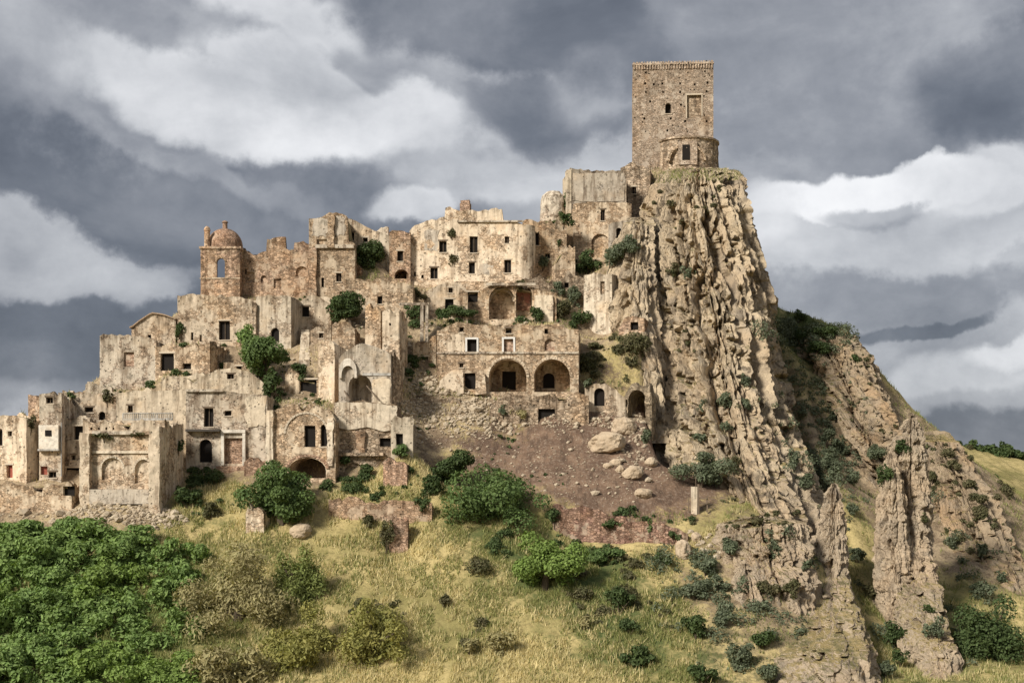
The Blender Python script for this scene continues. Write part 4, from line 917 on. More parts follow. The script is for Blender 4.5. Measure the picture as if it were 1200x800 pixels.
# ------------------------------------------------------------------ wall panels
def inside(pts, poly):
    x, y = pts[:, 0], pts[:, 1]; r_ = np.zeros(len(pts), bool); n = len(poly)
    for i in range(n):
        x0, y0 = poly[i]; x1, y1 = poly[(i + 1) % n]
        c = ((y0 > y) != (y1 > y))
        if y1 != y0: r_ ^= c & (x < (x1 - x0) * (y - y0) / (y1 - y0) + x0)
    return r_
def resample(poly, step):
    out = []
    for i in range(len(poly)):
        a = poly[i]; b = poly[(i + 1) % len(poly)]
        n = max(1, int(math.hypot(b[0] - a[0], b[1] - a[1]) / step))
        for k in range(n): out.append((a[0] + (b[0] - a[0]) * k / n, a[1] + (b[1] - a[1]) * k / n))
    return out
def panel(outline, holes, t, step, amp, seed, back=True):
    """wall slab in (s, d, z): d = 0 outer face (roughened), d = -t inner face"""
    pts = []; edges = []
    def ring(poly, st):
        q = resample(poly, st); o = len(pts); pts.extend(q)
        edges.extend([(o + i, o + (i + 1) % len(q)) for i in range(len(q))])
        return q
    oq = ring(outline, step)
    hq = [ring(h, step * 1.2) for h in holes]
    a = np.array(outline); lo, hi = a.min(0), a.max(0)
    xs = np.arange(lo[0] + step * 0.6, hi[0] - step * 0.3, step); zs = np.arange(lo[1] + step * 0.6, hi[1] - step * 0.3, step)
    if len(xs) and len(zs):
        g = np.stack(np.meshgrid(xs, zs), -1).reshape(-1, 2)
        r_ = np.random.default_rng(seed)
        g = g + r_.uniform(-0.3, 0.3, g.shape) * step
        ok = inside(g, outline)
        for h in holes:
            hb = np.array(h); ok &= ~((g[:, 0] > hb[:, 0].min() - .12) & (g[:, 0] < hb[:, 0].max() + .12) & (g[:, 1] > hb[:, 1].min() - .12) & (g[:, 1] < hb[:, 1].max() + .12))
        g = g[ok]
        bp = np.array(pts)
        if len(g):
            dm = np.sqrt(((g[:, None, :] - bp[None, :, :]) ** 2).sum(-1)).min(1)
            g = g[dm > step * 0.35]
        pts.extend([tuple(q) for q in g])
    res = delaunay_2d_cdt([Vector(p) for p in pts], edges, [], 0, 1e-5)
    vs = np.array([(v.x, v.y) for v in res[0]]); tr = np.array([f for f in res[2] if len(f) == 3], dtype=np.int64)
    cen = vs[tr].mean(1)
    ok = inside(cen, oq)
    for h in hq: ok &= ~inside(cen, h)
    tr = tr[ok]
    n = len(vs)
    d = amp * (fbm(vs[:, 0] / 1.8 + seed * 3.1, vs[:, 1] / 1.8, 0 * vs[:, 0] + seed, 3, 0.6, 5) + 0.5 * vnoise(vs[:, 0] / 0.5, vs[:, 1] / 0.5, 0 * vs[:, 0] + seed, 9))
    V = np.concatenate([np.stack([vs[:, 0], d, vs[:, 1]], -1), np.stack([vs[:, 0], np.full(n, -t), vs[:, 1]], -1)])
    e = np.concatenate([tr[:, [0, 1]], tr[:, [1, 2]], tr[:, [2, 0]]])
    key = np.sort(e, 1); key = key[:, 0] * n + key[:, 1]
    _, inv, cnt = np.unique(key, return_inverse=True, return_counts=True)
    be = e[cnt[inv] == 1]
    F = [tr[:, ::-1]] if False else [tr]
    if back: F.append(tr[:, ::-1] + n)
    F.append(np.stack([be[:, 1], be[:, 0], be[:, 0] + n], -1)); F.append(np.stack([be[:, 1], be[:, 0] + n, be[:, 1] + n], -1))
    return V, np.concatenate(F)
def hole_poly(kind, s0, s1, z0, z1):
    if kind in 'aANoV':
        w = s1 - s0; rise = min(w / 2, (z1 - z0) * 0.65); c = (s0 + s1) / 2; n = 10
        pts = [(s0, z0), (s1, z0)]
        for k in range(n + 1):
            a = math.pi * k / n
            pts.append((c + w / 2 * math.cos(a), z1 - rise + rise * math.sin(a)))
        return pts
    j = 0.03
    return [(s0 + rnd.uniform(-j, j), z0), (s1 + rnd.uniform(-j, j), z0), (s1 + rnd.uniform(-j, j), z1 + rnd.uniform(-j, j)), (s0 + rnd.uniform(-j, j), z1 + rnd.uniform(-j, j))]

class Plane:
    def __init__(s, A, B):
        s.A = Vector((A[0], A[1])); e = Vector((B[0] - A[0], B[1] - A[1])); s.L = e.length; s.e = e / s.L; s.n = Vector((s.e.y, -s.e.x))
    def uv(s, px, py):
        k = (px - CX) / FPX
        q = (k * s.A.y - s.A.x) / (s.e.x - k * s.e.y)
        Y = s.A.y + q * s.e.y
        return q, (HY - py) / FPX * Y
    def world(s, V, root):
        V = np.asarray(V, float)
        X = s.A.x + V[:, 0] * s.e.x + V[:, 1] * s.n.x - root.x; Y = s.A.y + V[:, 0] * s.e.y + V[:, 1] * s.n.y - root.y
        return np.stack([X, Y, V[:, 2] - root.z], -1)
    def T(s, root):
        def f(a, b, c): return (s.A.x + a * s.e.x + b * s.n.x - root.x, s.A.y + a * s.e.y + b * s.n.y - root.y, c - root.z)
        return f
def rag_top(pl, amp, seed):
    out = []
    for (a, b) in zip(pl[:-1], pl[1:]):
        n = max(1, int(math.hypot(b[0] - a[0], b[1] - a[1]) / 0.38))
        for k in range(n): out.append((a[0] + (b[0] - a[0]) * k / n, a[1] + (b[1] - a[1]) * k / n))
    out.append(pl[-1])
    s = np.array(out)
    o = amp * (1.1 * fbm(s[:, 0] / 1.7 + seed, 0 * s[:, 0], 0 * s[:, 0], 2, 0.6, 3) + 0.9 * np.round(vnoise(s[:, 0] / 0.55, 0 * s[:, 0] + seed, 0 * s[:, 0], 4) * 2) / 2 - 0.4)
    s[:, 1] += o
    if amp > 0.25 and len(s) > 10:
        rr_ = random.Random(int(seed * 97))
        for _ in range(rr_.choice((0, 1, 1, 2))):
            c_ = rr_.uniform(.15, .85) * s[-1, 0] + .0; w_ = rr_.uniform(.4, 1.1); d_ = rr_.uniform(.3, 1.0)
            m_ = (np.abs(s[:, 0] - c_) < w_) & (np.arange(len(s)) > 1) & (np.arange(len(s)) < len(s) - 2)
            s[m_, 1] -= d_ * rr_.uniform(.7, 1)
    return [tuple(q) for q in s]

def add_openings(root, pl, ops, holes, t, mat, rootv, lint, thing_names=True, dd=0.0):
    T = pl.T(rootv)
    TD = lambda a, b, c: T(a, b + dd, c)
    for op in ops:
        kind, cx, cy, w, h = op[:5]
        s0, z1 = pl.uv(cx - w / 2, cy - h / 2); s1, z0 = pl.uv(cx + w / 2, cy + h / 2)
        hp = hole_poly(kind, s0, s1, z0, z1); holes.append(hp)
        big = w >= 4.5
        if kind in 'wa':
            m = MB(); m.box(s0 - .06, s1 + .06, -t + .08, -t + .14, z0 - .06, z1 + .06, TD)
            wo_ = m.build('window', 'painted_void', root)  # near-black panel stands in for the unlit room behind
            if big:
                fr = MB(); b = 0.07; y0, y1 = -t + .20, -t + .27
                fr.box(s0 - .02, s0 + b, y0, y1, z0, z1 - (0.3 if kind == 'a' else 0), TD); fr.box(s1 - b, s1 + .02, y0, y1, z0, z1 - (0.3 if kind == 'a' else 0), TD)
                fr.box(s0 + b, s1 - b, y0, y1, z0 - .02, z0 + b, TD)
                if kind == 'w':
                    fr.box(s0 + b, s1 - b, y0, y1, z1 - b, z1 + .02, TD)
                    if rnd.random() < 0.5: fr.box((s0 + s1) / 2 - .03, (s0 + s1) / 2 + .03, y0, y1, z0 + b, z1 - b, TD)
                fr.build('frame', 'old_wood', wo_)
                q = MB(); q.box(s0 - .14, s1 + .14, -.2, .07, z0 - .13, z0 - .005, TD, jit=.012); q.build('sill', 'lintel_stone', wo_)
                if kind == 'w' and rnd.random() < lint:
                    q = MB(); q.box(s0 - .18, s1 + .18, -.2, .05, z1 + .005, z1 + .2, TD, jit=.015); q.build('lintel', 'lintel_stone' if rnd.random() < .6 else 'old_wood', wo_)
        elif kind in 'dA':
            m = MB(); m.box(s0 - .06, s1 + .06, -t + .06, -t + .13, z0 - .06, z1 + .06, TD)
            dn = m.build('doorway', op[5] if len(op) > 5 else 'painted_void', root)  # default panel paints the dark interior as near-black
            if kind == 'd' and rnd.random() < lint:
                q = MB(); q.box(s0 - .2, s1 + .2, -.2, .05, z1 + .005, z1 + .22, TD, jit=.015); q.build('lintel', 'lintel_stone', dn)
        elif kind in 'nN':
            m = op[5] if len(op) > 5 else mat
            poly = [(s0 - .1, z0 - .1), (s1 + .1, z0 - .1), (s1 + .1, z1 + .1), (s0 - .1, z1 + .1)]
            V, F = panel(poly, [], .12, 0.4, 0.05, rnd.randrange(9999), False)
            V[:, 1] += -.34 + dd
            obj('blind_niche', mesh_from('blind_niche', pl.world(V, rootv), F, (m,)), root)
        elif kind == 'V':
            dep = op[5]
            V = []; n = len(hp)
            for k, (a, b) in enumerate(hp):
                V.append((a, -t * 0.98 + dd, b)); V.append((a, -t - dep + dd, b))
            # rear of the vault
            V2 = []; F = []
            for k in range(n):
                i, j = 2 * k, 2 * ((k + 1) % n); F.append((i, j, j + 1)); F.append((i, j + 1, i + 1))
            obj('vault', mesh_from('vault', pl.world(V, rootv), np.array(F), (mat,)), root)
            inner = []
            bh = []
            class Sub(Plane): pass
            bp = Plane(pl.A - pl.n * (t + dep), pl.A - pl.n * (t + dep) + pl.e * pl.L)
            k0 = [(a, b) for a, b in hp]
            c_ = ((s0 + s1) / 2, (z0 + z1) / 2)
            poly = [(c_[0] + (a - c_[0]) * 1.04, c_[1] + (b - c_[1]) * 1.04) for a, b in k0]
            sub_ops = op[6]
            add_openings(root, bp, sub_ops, bh, .4, mat, rootv, 0.0)
            V, F = panel(poly, bh, .4, 0.5, 0.05, rnd.randrange(9999), False)
            obj('vault_back_wall', mesh_from('vault_back_wall', bp.world(V, rootv), F, (mat,)), root)

def add_drip(me, V, rt):
    zt = np.interp(V[:, 0], [a for a, b in rt], [b for a, b in rt])
    a = me.attributes.new('drip', 'FLOAT', 'POINT'); a.data.foreach_set('value', np.exp(-np.maximum(zt - V[:, 2], 0) / 1.5).astype(np.float32))
def build_house(h, k):
    x0, y0, x1, y1 = h['f']
    A = P(x0, 0, y0); B = P(x1, 0, y1)
    pl = Plane((A.x, A.y), (B.x, B.y)); L = pl.L; t = h['t']
    zb = (HY - h['base']) / FPX * (y0 + y1) / 2
    rootv = Vector((pl.A.x + pl.e.x * L / 2 - pl.n.x * h['depth'] / 2, pl.A.y + pl.e.y * L / 2 - pl.n.y * h['depth'] / 2, zb))
    root = empty(h['name'], rootv); tag(root, h['label'], h['cat'], h['group'])
    top = h['top']
    tp = [pl.uv(a, b) for a, b in top]
    tp[0] = (0.0, tp[0][1]); tp[-1] = (L, tp[-1][1])
    z0 = zb - h['ext']
    rt = rag_top(tp, h['rag'], k * 7.7)
    holes = []
    add_openings(root, pl, h['ops'], holes, t, h['mat'], rootv, h['lint'])
    V, F = panel([(0, z0), (L, z0)] + rt[::-1], holes, t, h['step'], h['amp'], k * 31 + 1)
    me_ = mesh_from('front_wall', pl.world(V, rootv), F, (h['mat'],))
    add_drip(me_, V, rt); obj('front_wall', me_, root)
    D = h['depth']
    zl, zr = rt[0][1], rt[-1][1]
    amp = h['rag']
    bops = [o for o in h['ops'] if o[0] == 'o']
    if D > t + 0.3:
        if 'l' in h['sides']:
            sp = Plane(pl.A - pl.n * D, pl.A - pl.n * (t + .01))
            tl = rag_top([(0, zl - amp), (sp.L, zl)], amp, k * 3.3)
            V, F = panel([(0, z0), (sp.L, z0)] + tl[::-1], [], t, 0.5, 0.07, k * 31 + 2)
            me_ = mesh_from('side_wall', sp.world(V, rootv), F, (h['side_mat'],)); add_drip(me_, V, tl); obj('side_wall', me_, root)
        if 'r' in h['sides']:
            q = pl.A + pl.e * L
            sp = Plane(q - pl.n * (t + .01), q - pl.n * D)
            tl = rag_top([(0, zr), (sp.L, zr - amp)], amp, k * 5.3)
            V, F = panel([(0, z0), (sp.L, z0)] + tl[::-1], [], t, 0.5, 0.07, k * 31 + 3)
            me_ = mesh_from('side_wall', sp.world(V, rootv), F, (h['mat'],)); add_drip(me_, V, tl); obj('side_wall', me_, root)
        if 'b' in h['sides']:
            q = pl.A - pl.n * (D + .01)
            sp = Plane(q, q + pl.e * L)
            bh = []
            for o in bops:
                a0, b1 = sp.uv(o[1] - o[3] / 2, o[2] - o[4] / 2); a1, b0 = sp.uv(o[1] + o[3] / 2, o[2] + o[4] / 2)
                bh.append(hole_poly('o', a0 - .1, a1 + .1, b0 - .1, b1 + .1))
            lo = min(b for a, b in tp)
            tb = [(0, zl - amp), (L, zr - amp)]
            V, F = panel([(0, z0), (L, z0)] + tb[::-1], bh, t, 0.9, 0.05, k * 31 + 4)
            obj('rear_wall', mesh_from('rear_wall', sp.world(V, rootv), F, (h['mat'],)), root)
        if h['roof']:
            # the roof follows the wall top, a little below it
            pts = []
            ov = 0.22 if h['roof_over'] else -0.25
            ss = np.arange(-ov, L + ov + 0.01, max(0.45, L / 60.0))
            tz = np.interp(ss, [a for a, b in tp], [b for a, b in tp]) - h['drop'] - (0 if not h['roof_over'] else -0.12)
            lim = np.percentile(tz, 60) + 3.0
            dd = np.linspace(0.25 if h['roof_over'] else -t * 0.7, -D - (0.1 if h['roof_over'] else -0.3), max(4, int(D / 0.6)))
            S, Dm = np.meshgrid(ss, dd); Zm = np.repeat(tz[None, :], len(dd), 0)
            flatz = np.median(tz)
            if not h['roof_over']:
                kk = sstep(0, 2.5, -Dm - t)
                Zm = Zm * (1 - kk) + np.minimum(Zm, flatz) * kk
                Zm = Zm + 0.10 * fbm(S / 1.3 + k, Dm / 1.3, 0 * S, 3, 0.5, 6)
            n1, n2 = S.shape
            up = np.stack([S, Dm, Zm], -1).reshape(-1, 3); dn = up.copy(); dn[:, 2] -= 0.18
            ids = np.arange(n1 * n2).reshape(n1, n2)
            f1 = np.stack([ids[:-1, :-1], ids[:-1, 1:], ids[1:, 1:], ids[1:, :-1]], -1).reshape(-1, 4)
            rim = np.concatenate([ids[0, :], ids[1:, -1], ids[-1, -2::-1], ids[-2:0:-1, 0]])
            r2 = np.roll(rim, -1); N = n1 * n2
            f2 = np.stack([rim, rim + N, r2 + N, r2], -1)
            Fr = np.concatenate([f1, f1[:, ::-1] + N, f2])
            obj('roof', mesh_from('roof', pl.world(np.concatenate([up, dn]), rootv), Fr, (h['roof'],)), root)
    if h['roof'] == 'roof_earth' and D > 4.5 and not h['roof_over'] and L > 3:
        zr_ = float(np.median([b for a, b in tp])) - h['drop']
        for w_ in range(1 + int(L > 9)):
            a_ = L * rnd.uniform(.05, .55); b_ = min(L - .3, a_ + rnd.uniform(1.8, .5 * L + 1)); hh = rnd.uniform(.5, 1.3)
            q = pl.A - pl.n * (D * rnd.uniform(.4, .7)); sp = Plane(q, q + pl.e * L)
            tw = rag_top([(a_, zr_ + hh * .4), ((a_ + b_) / 2, zr_ + hh), (b_, zr_ + hh * rnd.uniform(.2, .9))], .45, k * 2.1 + w_)
            V, F = panel([(a_, zr_ - .6), (b_, zr_ - .6)] + tw[::-1], [], .45, .5, .07, k * 31 + 8 + w_)
            obj('inner_wall', mesh_from('inner_wall', sp.world(V, rootv), F, (h['mat'],)), root)
    if h['extra']: EXTRA[h['extra']](root, rootv, pl, h, tp)
    tone = rnd.uniform(-1, 1)
    for c_ in root.children:
        if c_.type == 'MESH' and ('wall' in c_.name or 'pier' in c_.name or 'buttress' in c_.name): c_['tone'] = tone
    return root

# ------------------------------------------------------------------ pieces that only one building has
def lathe(name, prof, n, mat, parent, c, rootv, amp=0.05, a0=0.0, a1=2 * math.pi, seed=1, smooth=False):
    """prof: (radius, z) world z; centre c (x, y)"""
    pr = []
    for (a, b) in zip(prof[:-1], prof[1:]):
        m_ = max(1, int(math.hypot(b[0] - a[0], b[1] - a[1]) / 0.45))
        for q in range(m_): pr.append((a[0] + (b[0] - a[0]) * q / m_, a[1] + (b[1] - a[1]) * q / m_))
    pr.append(prof[-1]); pr = np.array(pr)
    th = np.linspace(a0, a1, n + 1)
    rr = pr[:, 0][:, None] * np.ones((1, n + 1)); zz = pr[:, 1][:, None] * np.ones((1, n + 1)); tt = np.ones((len(pr), 1)) * th[None, :]
    cx_, sx_ = np.cos(tt), np.sin(tt)
    rr = rr + amp * fbm(cx_ * rr / 1.2 + seed, sx_ * rr / 1.2, zz / 1.2, 3, 0.6, seed) * (rr > 0.05)
    X = c[0] + rr * cx_ - rootv.x; Y = c[1] + rr * sx_ - rootv.y; Z = zz - rootv.z
    ids = np.arange(len(pr) * (n + 1)).reshape(len(pr), n + 1)
    F = np.stack([ids[:-1, :-1], ids[:-1, 1:], ids[1:, 1:], ids[1:, :-1]], -1).reshape(-1, 4)
    return obj(name, mesh_from(name, np.stack([X, Y, Z], -1).reshape(-1, 3), F, (mat,), smooth), parent)
def slab(name, root, rootv, pl, px0, px1, py0, py1, d0, d1, mat, seed=1, step=0.45, amp=0.04, rag=0.0, poly=None, smooth=False):
    """a thin roughened piece on the wall's outer face, between offsets d0 (outer) and d1 (inner)"""
    if poly is None: poly = [(px0, py1), (px1, py1), (px1, py0), (px0, py0)]
    pp = [pl.uv(a, b) for a, b in poly]
    if 'patch' in name or 'panel' in name or name in ('red_plaster', 'pier', 'buttress', 'stair_ramp'):
        pp = resample(pp, .4); q_ = np.array(pp); am_ = .22 if 'patch' in name else .1
        q_ = q_ + am_ * np.stack([fbm(q_[:, 0] * 1.1, q_[:, 1] * 1.1, 0 * q_[:, 0] + seed, 3, .6, 2), fbm(q_[:, 0] * 1.1, q_[:, 1] * 1.1, 0 * q_[:, 0] + seed, 3, .6, 12)], -1) * 2
        pp = [tuple(v_) for v_ in q_]
    V, F = panel(pp, [], d0 - d1, step, amp, seed)
    V[:, 1] += d0
    return obj(name, mesh_from(name, pl.world(V, rootv), F, (mat,)), root)
def uvbox(name, root, rootv, pl, px0, px1, py0, py1, d0, d1, mat, jit=0.015):
    s0, z1 = pl.uv(px0, py0); s1, z0 = pl.uv(px1, py1)
    m = MB(); m.box(s0, s1, d1, d0, z0, z1, pl.T(rootv), jit=jit)
    return m.build(name, mat, root)
def ring_arch(name, root, rootv, pl, cx, cy_spring, rpx, wpx, rise, mat, d0=0.08, d1=-0.1, n=18, blocks=True):
    c, zs = pl.uv(cx, cy_spring); k = pl.uv(cx + 1, cy_spring)[0] - c
    r0 = rpx * k; r1 = (rpx + wpx) * k; rs = rise
    m = MB(); T = pl.T(rootv)
    for i in range(n):
        a, b = math.pi * (i + .06) / n, math.pi * (i + .94) / n
        j = rnd.uniform(-.02, .03)
        vs = []
        for d in (d1, d0 + j):
            for (r_, q) in ((r0, a), (r1, a), (r1, b), (r0, b)):
                vs.append(T(c + r_ * math.cos(q), d, zs + r_ * rs * math.sin(q)))
        m.add(vs, [(0, 1, 2, 3), (4, 5, 6, 7), (0, 1, 5, 4), (1, 2, 6, 5), (2, 3, 7, 6), (3, 0, 4, 7)])
    o = m.build(name, mat, root); tag(o, kind='stuff'); return o

EXTRA = {}
def ex(f): EXTRA[f.__name__[3:]] = f; return f
@ex
def ex_white_bay(root, rv, pl, h, tp):
    b = slab('plaster_bay', root, rv, pl, 47, 70, 498, 526, .55, .06, 'plaster_white', 3)
    q = uvbox('window', root, rv, pl, 54.5, 62, 504, 511, .58, .50, 'painted_void')  # darkness of the opening painted as a near-black block
    uvbox('sill', root, rv, pl, 46, 71, 526, 528, .62, .05, 'concrete')
    s, z1 = pl.uv(72.5, 495); _, z0 = pl.uv(72.5, 558); T = pl.T(rv)
    m = MB(); m.tube([T(s, .16, z0), T(s, .16, (z0 + z1) / 2), T(s, .16, z1)], [.09] * 3, 8); m.build('drainpipe', 'pipe_metal', root)
@ex
def ex_hall(root, rv, pl, h, tp):
    # side piers, cornice ledge, balustrade, bench
    slab('pier', root, rv, pl, 97, 108, 508, 592, .9, .02, 'stone_light', 5, amp=.1)
    a = slab('pier', root, rv, pl, 180, 192, 500, 608, 1.6, .02, 'stone_light', 6, amp=.12)
    slab('ledge', root, rv, pl, 109, 180, 505, 509, .35, .02, 'stone_grey', 7)
    slab('ledge', root, rv, pl, 109, 180, 528, 531, .22, .02, 'stone_pale', 8)
    slab('bench', root, rv, pl, 109, 179, 573, 590, 1.1, .02, 'plaster_grey', 9)
    ring_arch('arch_ring', root, rv, pl, 131.5, 549, 12.5, 2.2, 1.0, 'stone_pale', .06, -.1, 14)
    ring_arch('arch_ring', root, rv, pl, 168, 551, 10, 2.2, 1.25, 'stone_pale', .06, -.1, 14)
    m = MB(); T = pl.T(rv)
    s0, zt = pl.uv(143, 483.5); s1, zb_ = pl.uv(201, 491)
    m.box(s0, s1, -.5, -.2, zt - .12, zt, T, jit=.02); m.box(s0, s1, -.5, -.2, zb_ - .1, zb_ + .12, T, jit=.02)
    n = 26
    for i in range(n + 1):
        s = s0 + (s1 - s0) * i / n; w = .18 if i % 9 == 0 else .07
        m.box(s - w / 2, s + w / 2, -.42, -.28, zb_, zt - .05, T, jit=.01)
    tag(m.build('balustrade', 'concrete', root), kind='stuff')
    s0, z1 = pl.uv(101, 490); 
@ex
def ex_porch(root, rv, pl, h, tp):
    for a, b in ((259.5, 263), (284.5, 288)):
        uvbox('porch_post', root, rv, pl, a, b, 507, 545, .35, .02, 'plaster_white')
    uvbox('porch_beam', root, rv, pl, 259.5, 288, 503.5, 507, .4, .02, 'plaster_white')
    uvbox('balcony_slab', root, rv, pl, 219, 259, 503, 505.5, .9, .02, 'iron')
    slab('cornice', root, rv, pl, 218, 262, 456, 459, .3, .03, 'stone_grey', 4)
    slab('painted_wall', root, rv, pl, 254, 292, 546, 560, .5, .03, 'stone_brick', 4)
    slab('plaster_patch', root, rv, pl, 288, 311, 465, 500, .06, .01, 'plaster_cream', 5)
@ex
def ex_relief_arch(root, rv, pl, h, tp):
    ring_arch('arch_ring', root, rv, pl, 360, 549, 22, 4, 0.62, 'stone_brick', .1, -.1, 20)
    ring_arch('relief_ring', root, rv, pl, 359, 508, 24, 2.2, 0.95, 'lintel_stone', .12, -.05, 18)
    slab('pier', root, rv, pl, 313, 321, 480, 560, .5, .02, 'stone_pale', 8)
    slab('pier', root, rv, pl, 384, 391, 490, 545, .25, .02, 'stone_pale', 9)
@ex
def ex_terrace(root, rv, pl, h, tp):
    slab('plaster_panel', root, rv, pl, 0, 0, 0, 0, .16, .0, 'stone_pale', 3, poly=[(392, 500), (408, 503), (430, 501), (450, 506), (465, 503), (465, 475), (430, 472), (392, 471)])
    slab('ledge', root, rv, pl, 396, 450, 530, 534, .7, .02, 'stone_rough', 4, amp=.1)
    slab('pier', root, rv, pl, 418, 428, 505, 530, .35, .02, 'stone_orange', 5)
@ex
def ex_sheet(root, rv, pl, h, tp):
    # bent white sheet hanging in the broken corner
    s0, z1 = pl.uv(398, 420); s1, z0 = pl.uv(419, 443); T = pl.T(rv)
    n = 14; V = []; F = []
    for i in range(n + 1):
        a = math.pi * i / n
        for r_ in (1.0, 0.72):
            for d in (.5, .1):
                V.append(T((s0 + s1) / 2 - (s1 - s0) / 2 * r_ * math.cos(a), d, z0 + (z1 - z0) * (math.sin(a) ** .7) * (1 if r_ == 1 else .62)))
    for i in range(n):
        o = 4 * i
        F += [(o, o + 4, o + 6, o + 2), (o + 1, o + 3, o + 7, o + 5), (o, o + 1, o + 5, o + 4), (o + 2, o + 6, o + 7, o + 3)]
    m = MB(); m.add(V, F); m.build('white_sheet', 'plaster_white', root)
    slab('plaster_panel', root, rv, pl, 437, 458, 444, 474, .1, .01, 'plaster_cream', 3)
    slab('cornice', root, rv, pl, 425, 458, 437, 440, .1, .01, 'concrete', 4)
    m = MB(); T = pl.T(rv)
    for a, b, c, d in ((404, 458, 412, 470), (430, 452, 446, 470)):
        q0 = pl.uv(a, b); q1 = pl.uv(c, d)
        mm = MB(); mm.tube([T(q0[0], .3, q0[1]), T(q1[0], .9, q1[1])], [.09, .09], 6); mm.build('fallen_beam', 'old_wood', root)
@ex
def ex_dome(root, rv, pl, h, tp):
    s, zt = pl.uv(259, 290); c2 = pl.A + pl.e * s - pl.n * 2.8
    W_ = pl.L / 2
    m = MB(); T = pl.T(rv)
    m.box(-.18, pl.L + .18, -5.8, .18, zt - .18, zt + .14, T, jit=.01); m.build('cornice', 'stone_orange', root)
    m = MB(); q = pl.uv(259, 326)[1]; m.box(-.08, pl.L + .08, -.05, .1, q - .1, q + .1, T, jit=.01); m.build('string_course', 'stone_warm', root)
    za = pl.uv(259, 264)[1]; z0 = zt + .1
    prof = [(2.62, z0), (2.62, z0 + .35)]
    for i in range(0, 13):
        a = math.pi / 2 * i / 12
        prof.append((2.55 * math.cos(a) ** 0.9 if i < 12 else 0.02, z0 + .35 + (za - z0 - .35) * math.sin(a)))
    lathe('dome', prof, 40, 'dome_tile', root, c2, rv, .06, seed=3)
    lathe('lantern', [(.36, za - .3), (.34, za + .8), (.46, za + .85), (.42, za + 1.0), (.2, za + 1.15), (.01, za + 1.2)], 12, 'dome_tile', root, c2, rv, .02, seed=4)
    s2, _ = pl.uv(241.5, 290); c3 = pl.A + pl.e * s2 - pl.n * .7
    zt2 = pl.uv(241, 264)[1]
    lathe('corner_pinnacle', [(.42, z0), (.42, zt2 - .7), (.5, zt2 - .65), (.42, zt2 - .3), (.2, zt2 - .05), (.01, zt2)], 12, 'stone_orange', root, c3, rv, .03, seed=5)
    ring_arch('arch_ring', root, rv, pl, 258.7, 307, 4.8, 1.6, 1.0, 'stone_warm', .08, -.1, 12)
@ex
def ex_nave(root, rv, pl, h, tp):
    slab('buttress', root, rv, pl, 384, 392, 253, 290, .5, .02, 'stone_warm', 8)
    slab('plaster_patch', root, rv, pl, 0, 0, 0, 0, .035, .0, 'plaster_grey', 9, poly=[(365, 276), (383, 278), (384, 254), (368, 256)])
    slab('plaster_patch', root, rv, pl, 0, 0, 0, 0, .035, .0, 'plaster_grey', 10, poly=[(393, 277), (405, 276), (405, 252), (394, 251)])
    slab('cornice', root, rv, pl, 370, 415, 287, 291, .4, .03, 'stone_grey', 11)
    slab('buttress', root, rv, pl, 362, 371, 291, 348, .5, .02, 'stone_orange', 12)
@ex
def ex_palace(root, rv, pl, h, tp):
    slab('plaster_patch', root, rv, pl, 0, 0, 0, 0, .035, .0, 'plaster_grey', 3, poly=[(497, 294), (512, 295), (514, 270), (505, 267), (498, 270)])
    slab('plaster_patch', root, rv, pl, 560, 577, 310, 322, .035, .0, 'plaster_grey', 4)
    slab('cornice', root, rv, pl, 536, 614, 258.5, 260.5, .28, .03, 'stone_grey', 5)
    s0, z0 = pl.uv(538, 250); s1, z1 = pl.uv(549.5, 233)
    m = MB(); T = pl.T(rv)
    m.box(s0, s1, -2.2, -.8, z0 - 2, z1 - .4, T, jit=.04); m.box(s0 + .1, s1 - .1, -2.1, -.9, z1 - .4, z1, T, jit=.05)
    tag(m.build('chimney', 'stone_brick', root), kind=None)
    # rounded right corner
    c = pl.A + pl.e * (pl.L - .55) - pl.n * 1.7
    zt = pl.uv(610, 263)[1]; zb_ = pl.uv(610, 338)[1]
    lathe('corner_turret', [(1.95, zb_ - 2), (1.8, zb_ + 2), (1.75, zt), (.05, zt + .1)], 24, 'stone_light', root, c, rv, .08, seed=7)
    slab('base_wall', root, rv, pl, 482, 600, 330, 345, .4, .02, 'stone_warm', 9, amp=.1)
@ex
def ex_vaulted(root, rv, pl, h, tp):
    ring_arch('arch_ring', root, rv, pl, 588, 352, 13, 2.2, 1.0, 'lintel_stone', -1.2, -1.9, 16)
    slab('red_plaster', root, rv, pl, 606, 622, 339, 362, -1.95, -2.05, 'plaster_red', 5)
    slab('pier', root, rv, pl, 626, 648, 346, 384, .35, .02, 'plaster_cream', 8)
    slab('eave', root, rv, pl, 570, 628, 332, 335, .5, .02, 'stone_grey', 9)
@ex
def ex_hall_plaster(root, rv, pl, h, tp):
    slab('plaster_panel', root, rv, pl, 671, 732, 203, 236, .05, .0, 'plaster_grey', 3, amp=.03)
    slab('left_pier', root, rv, pl, 664, 669.5, 199, 250, .12, -1.5, 'plaster_cream', 4)
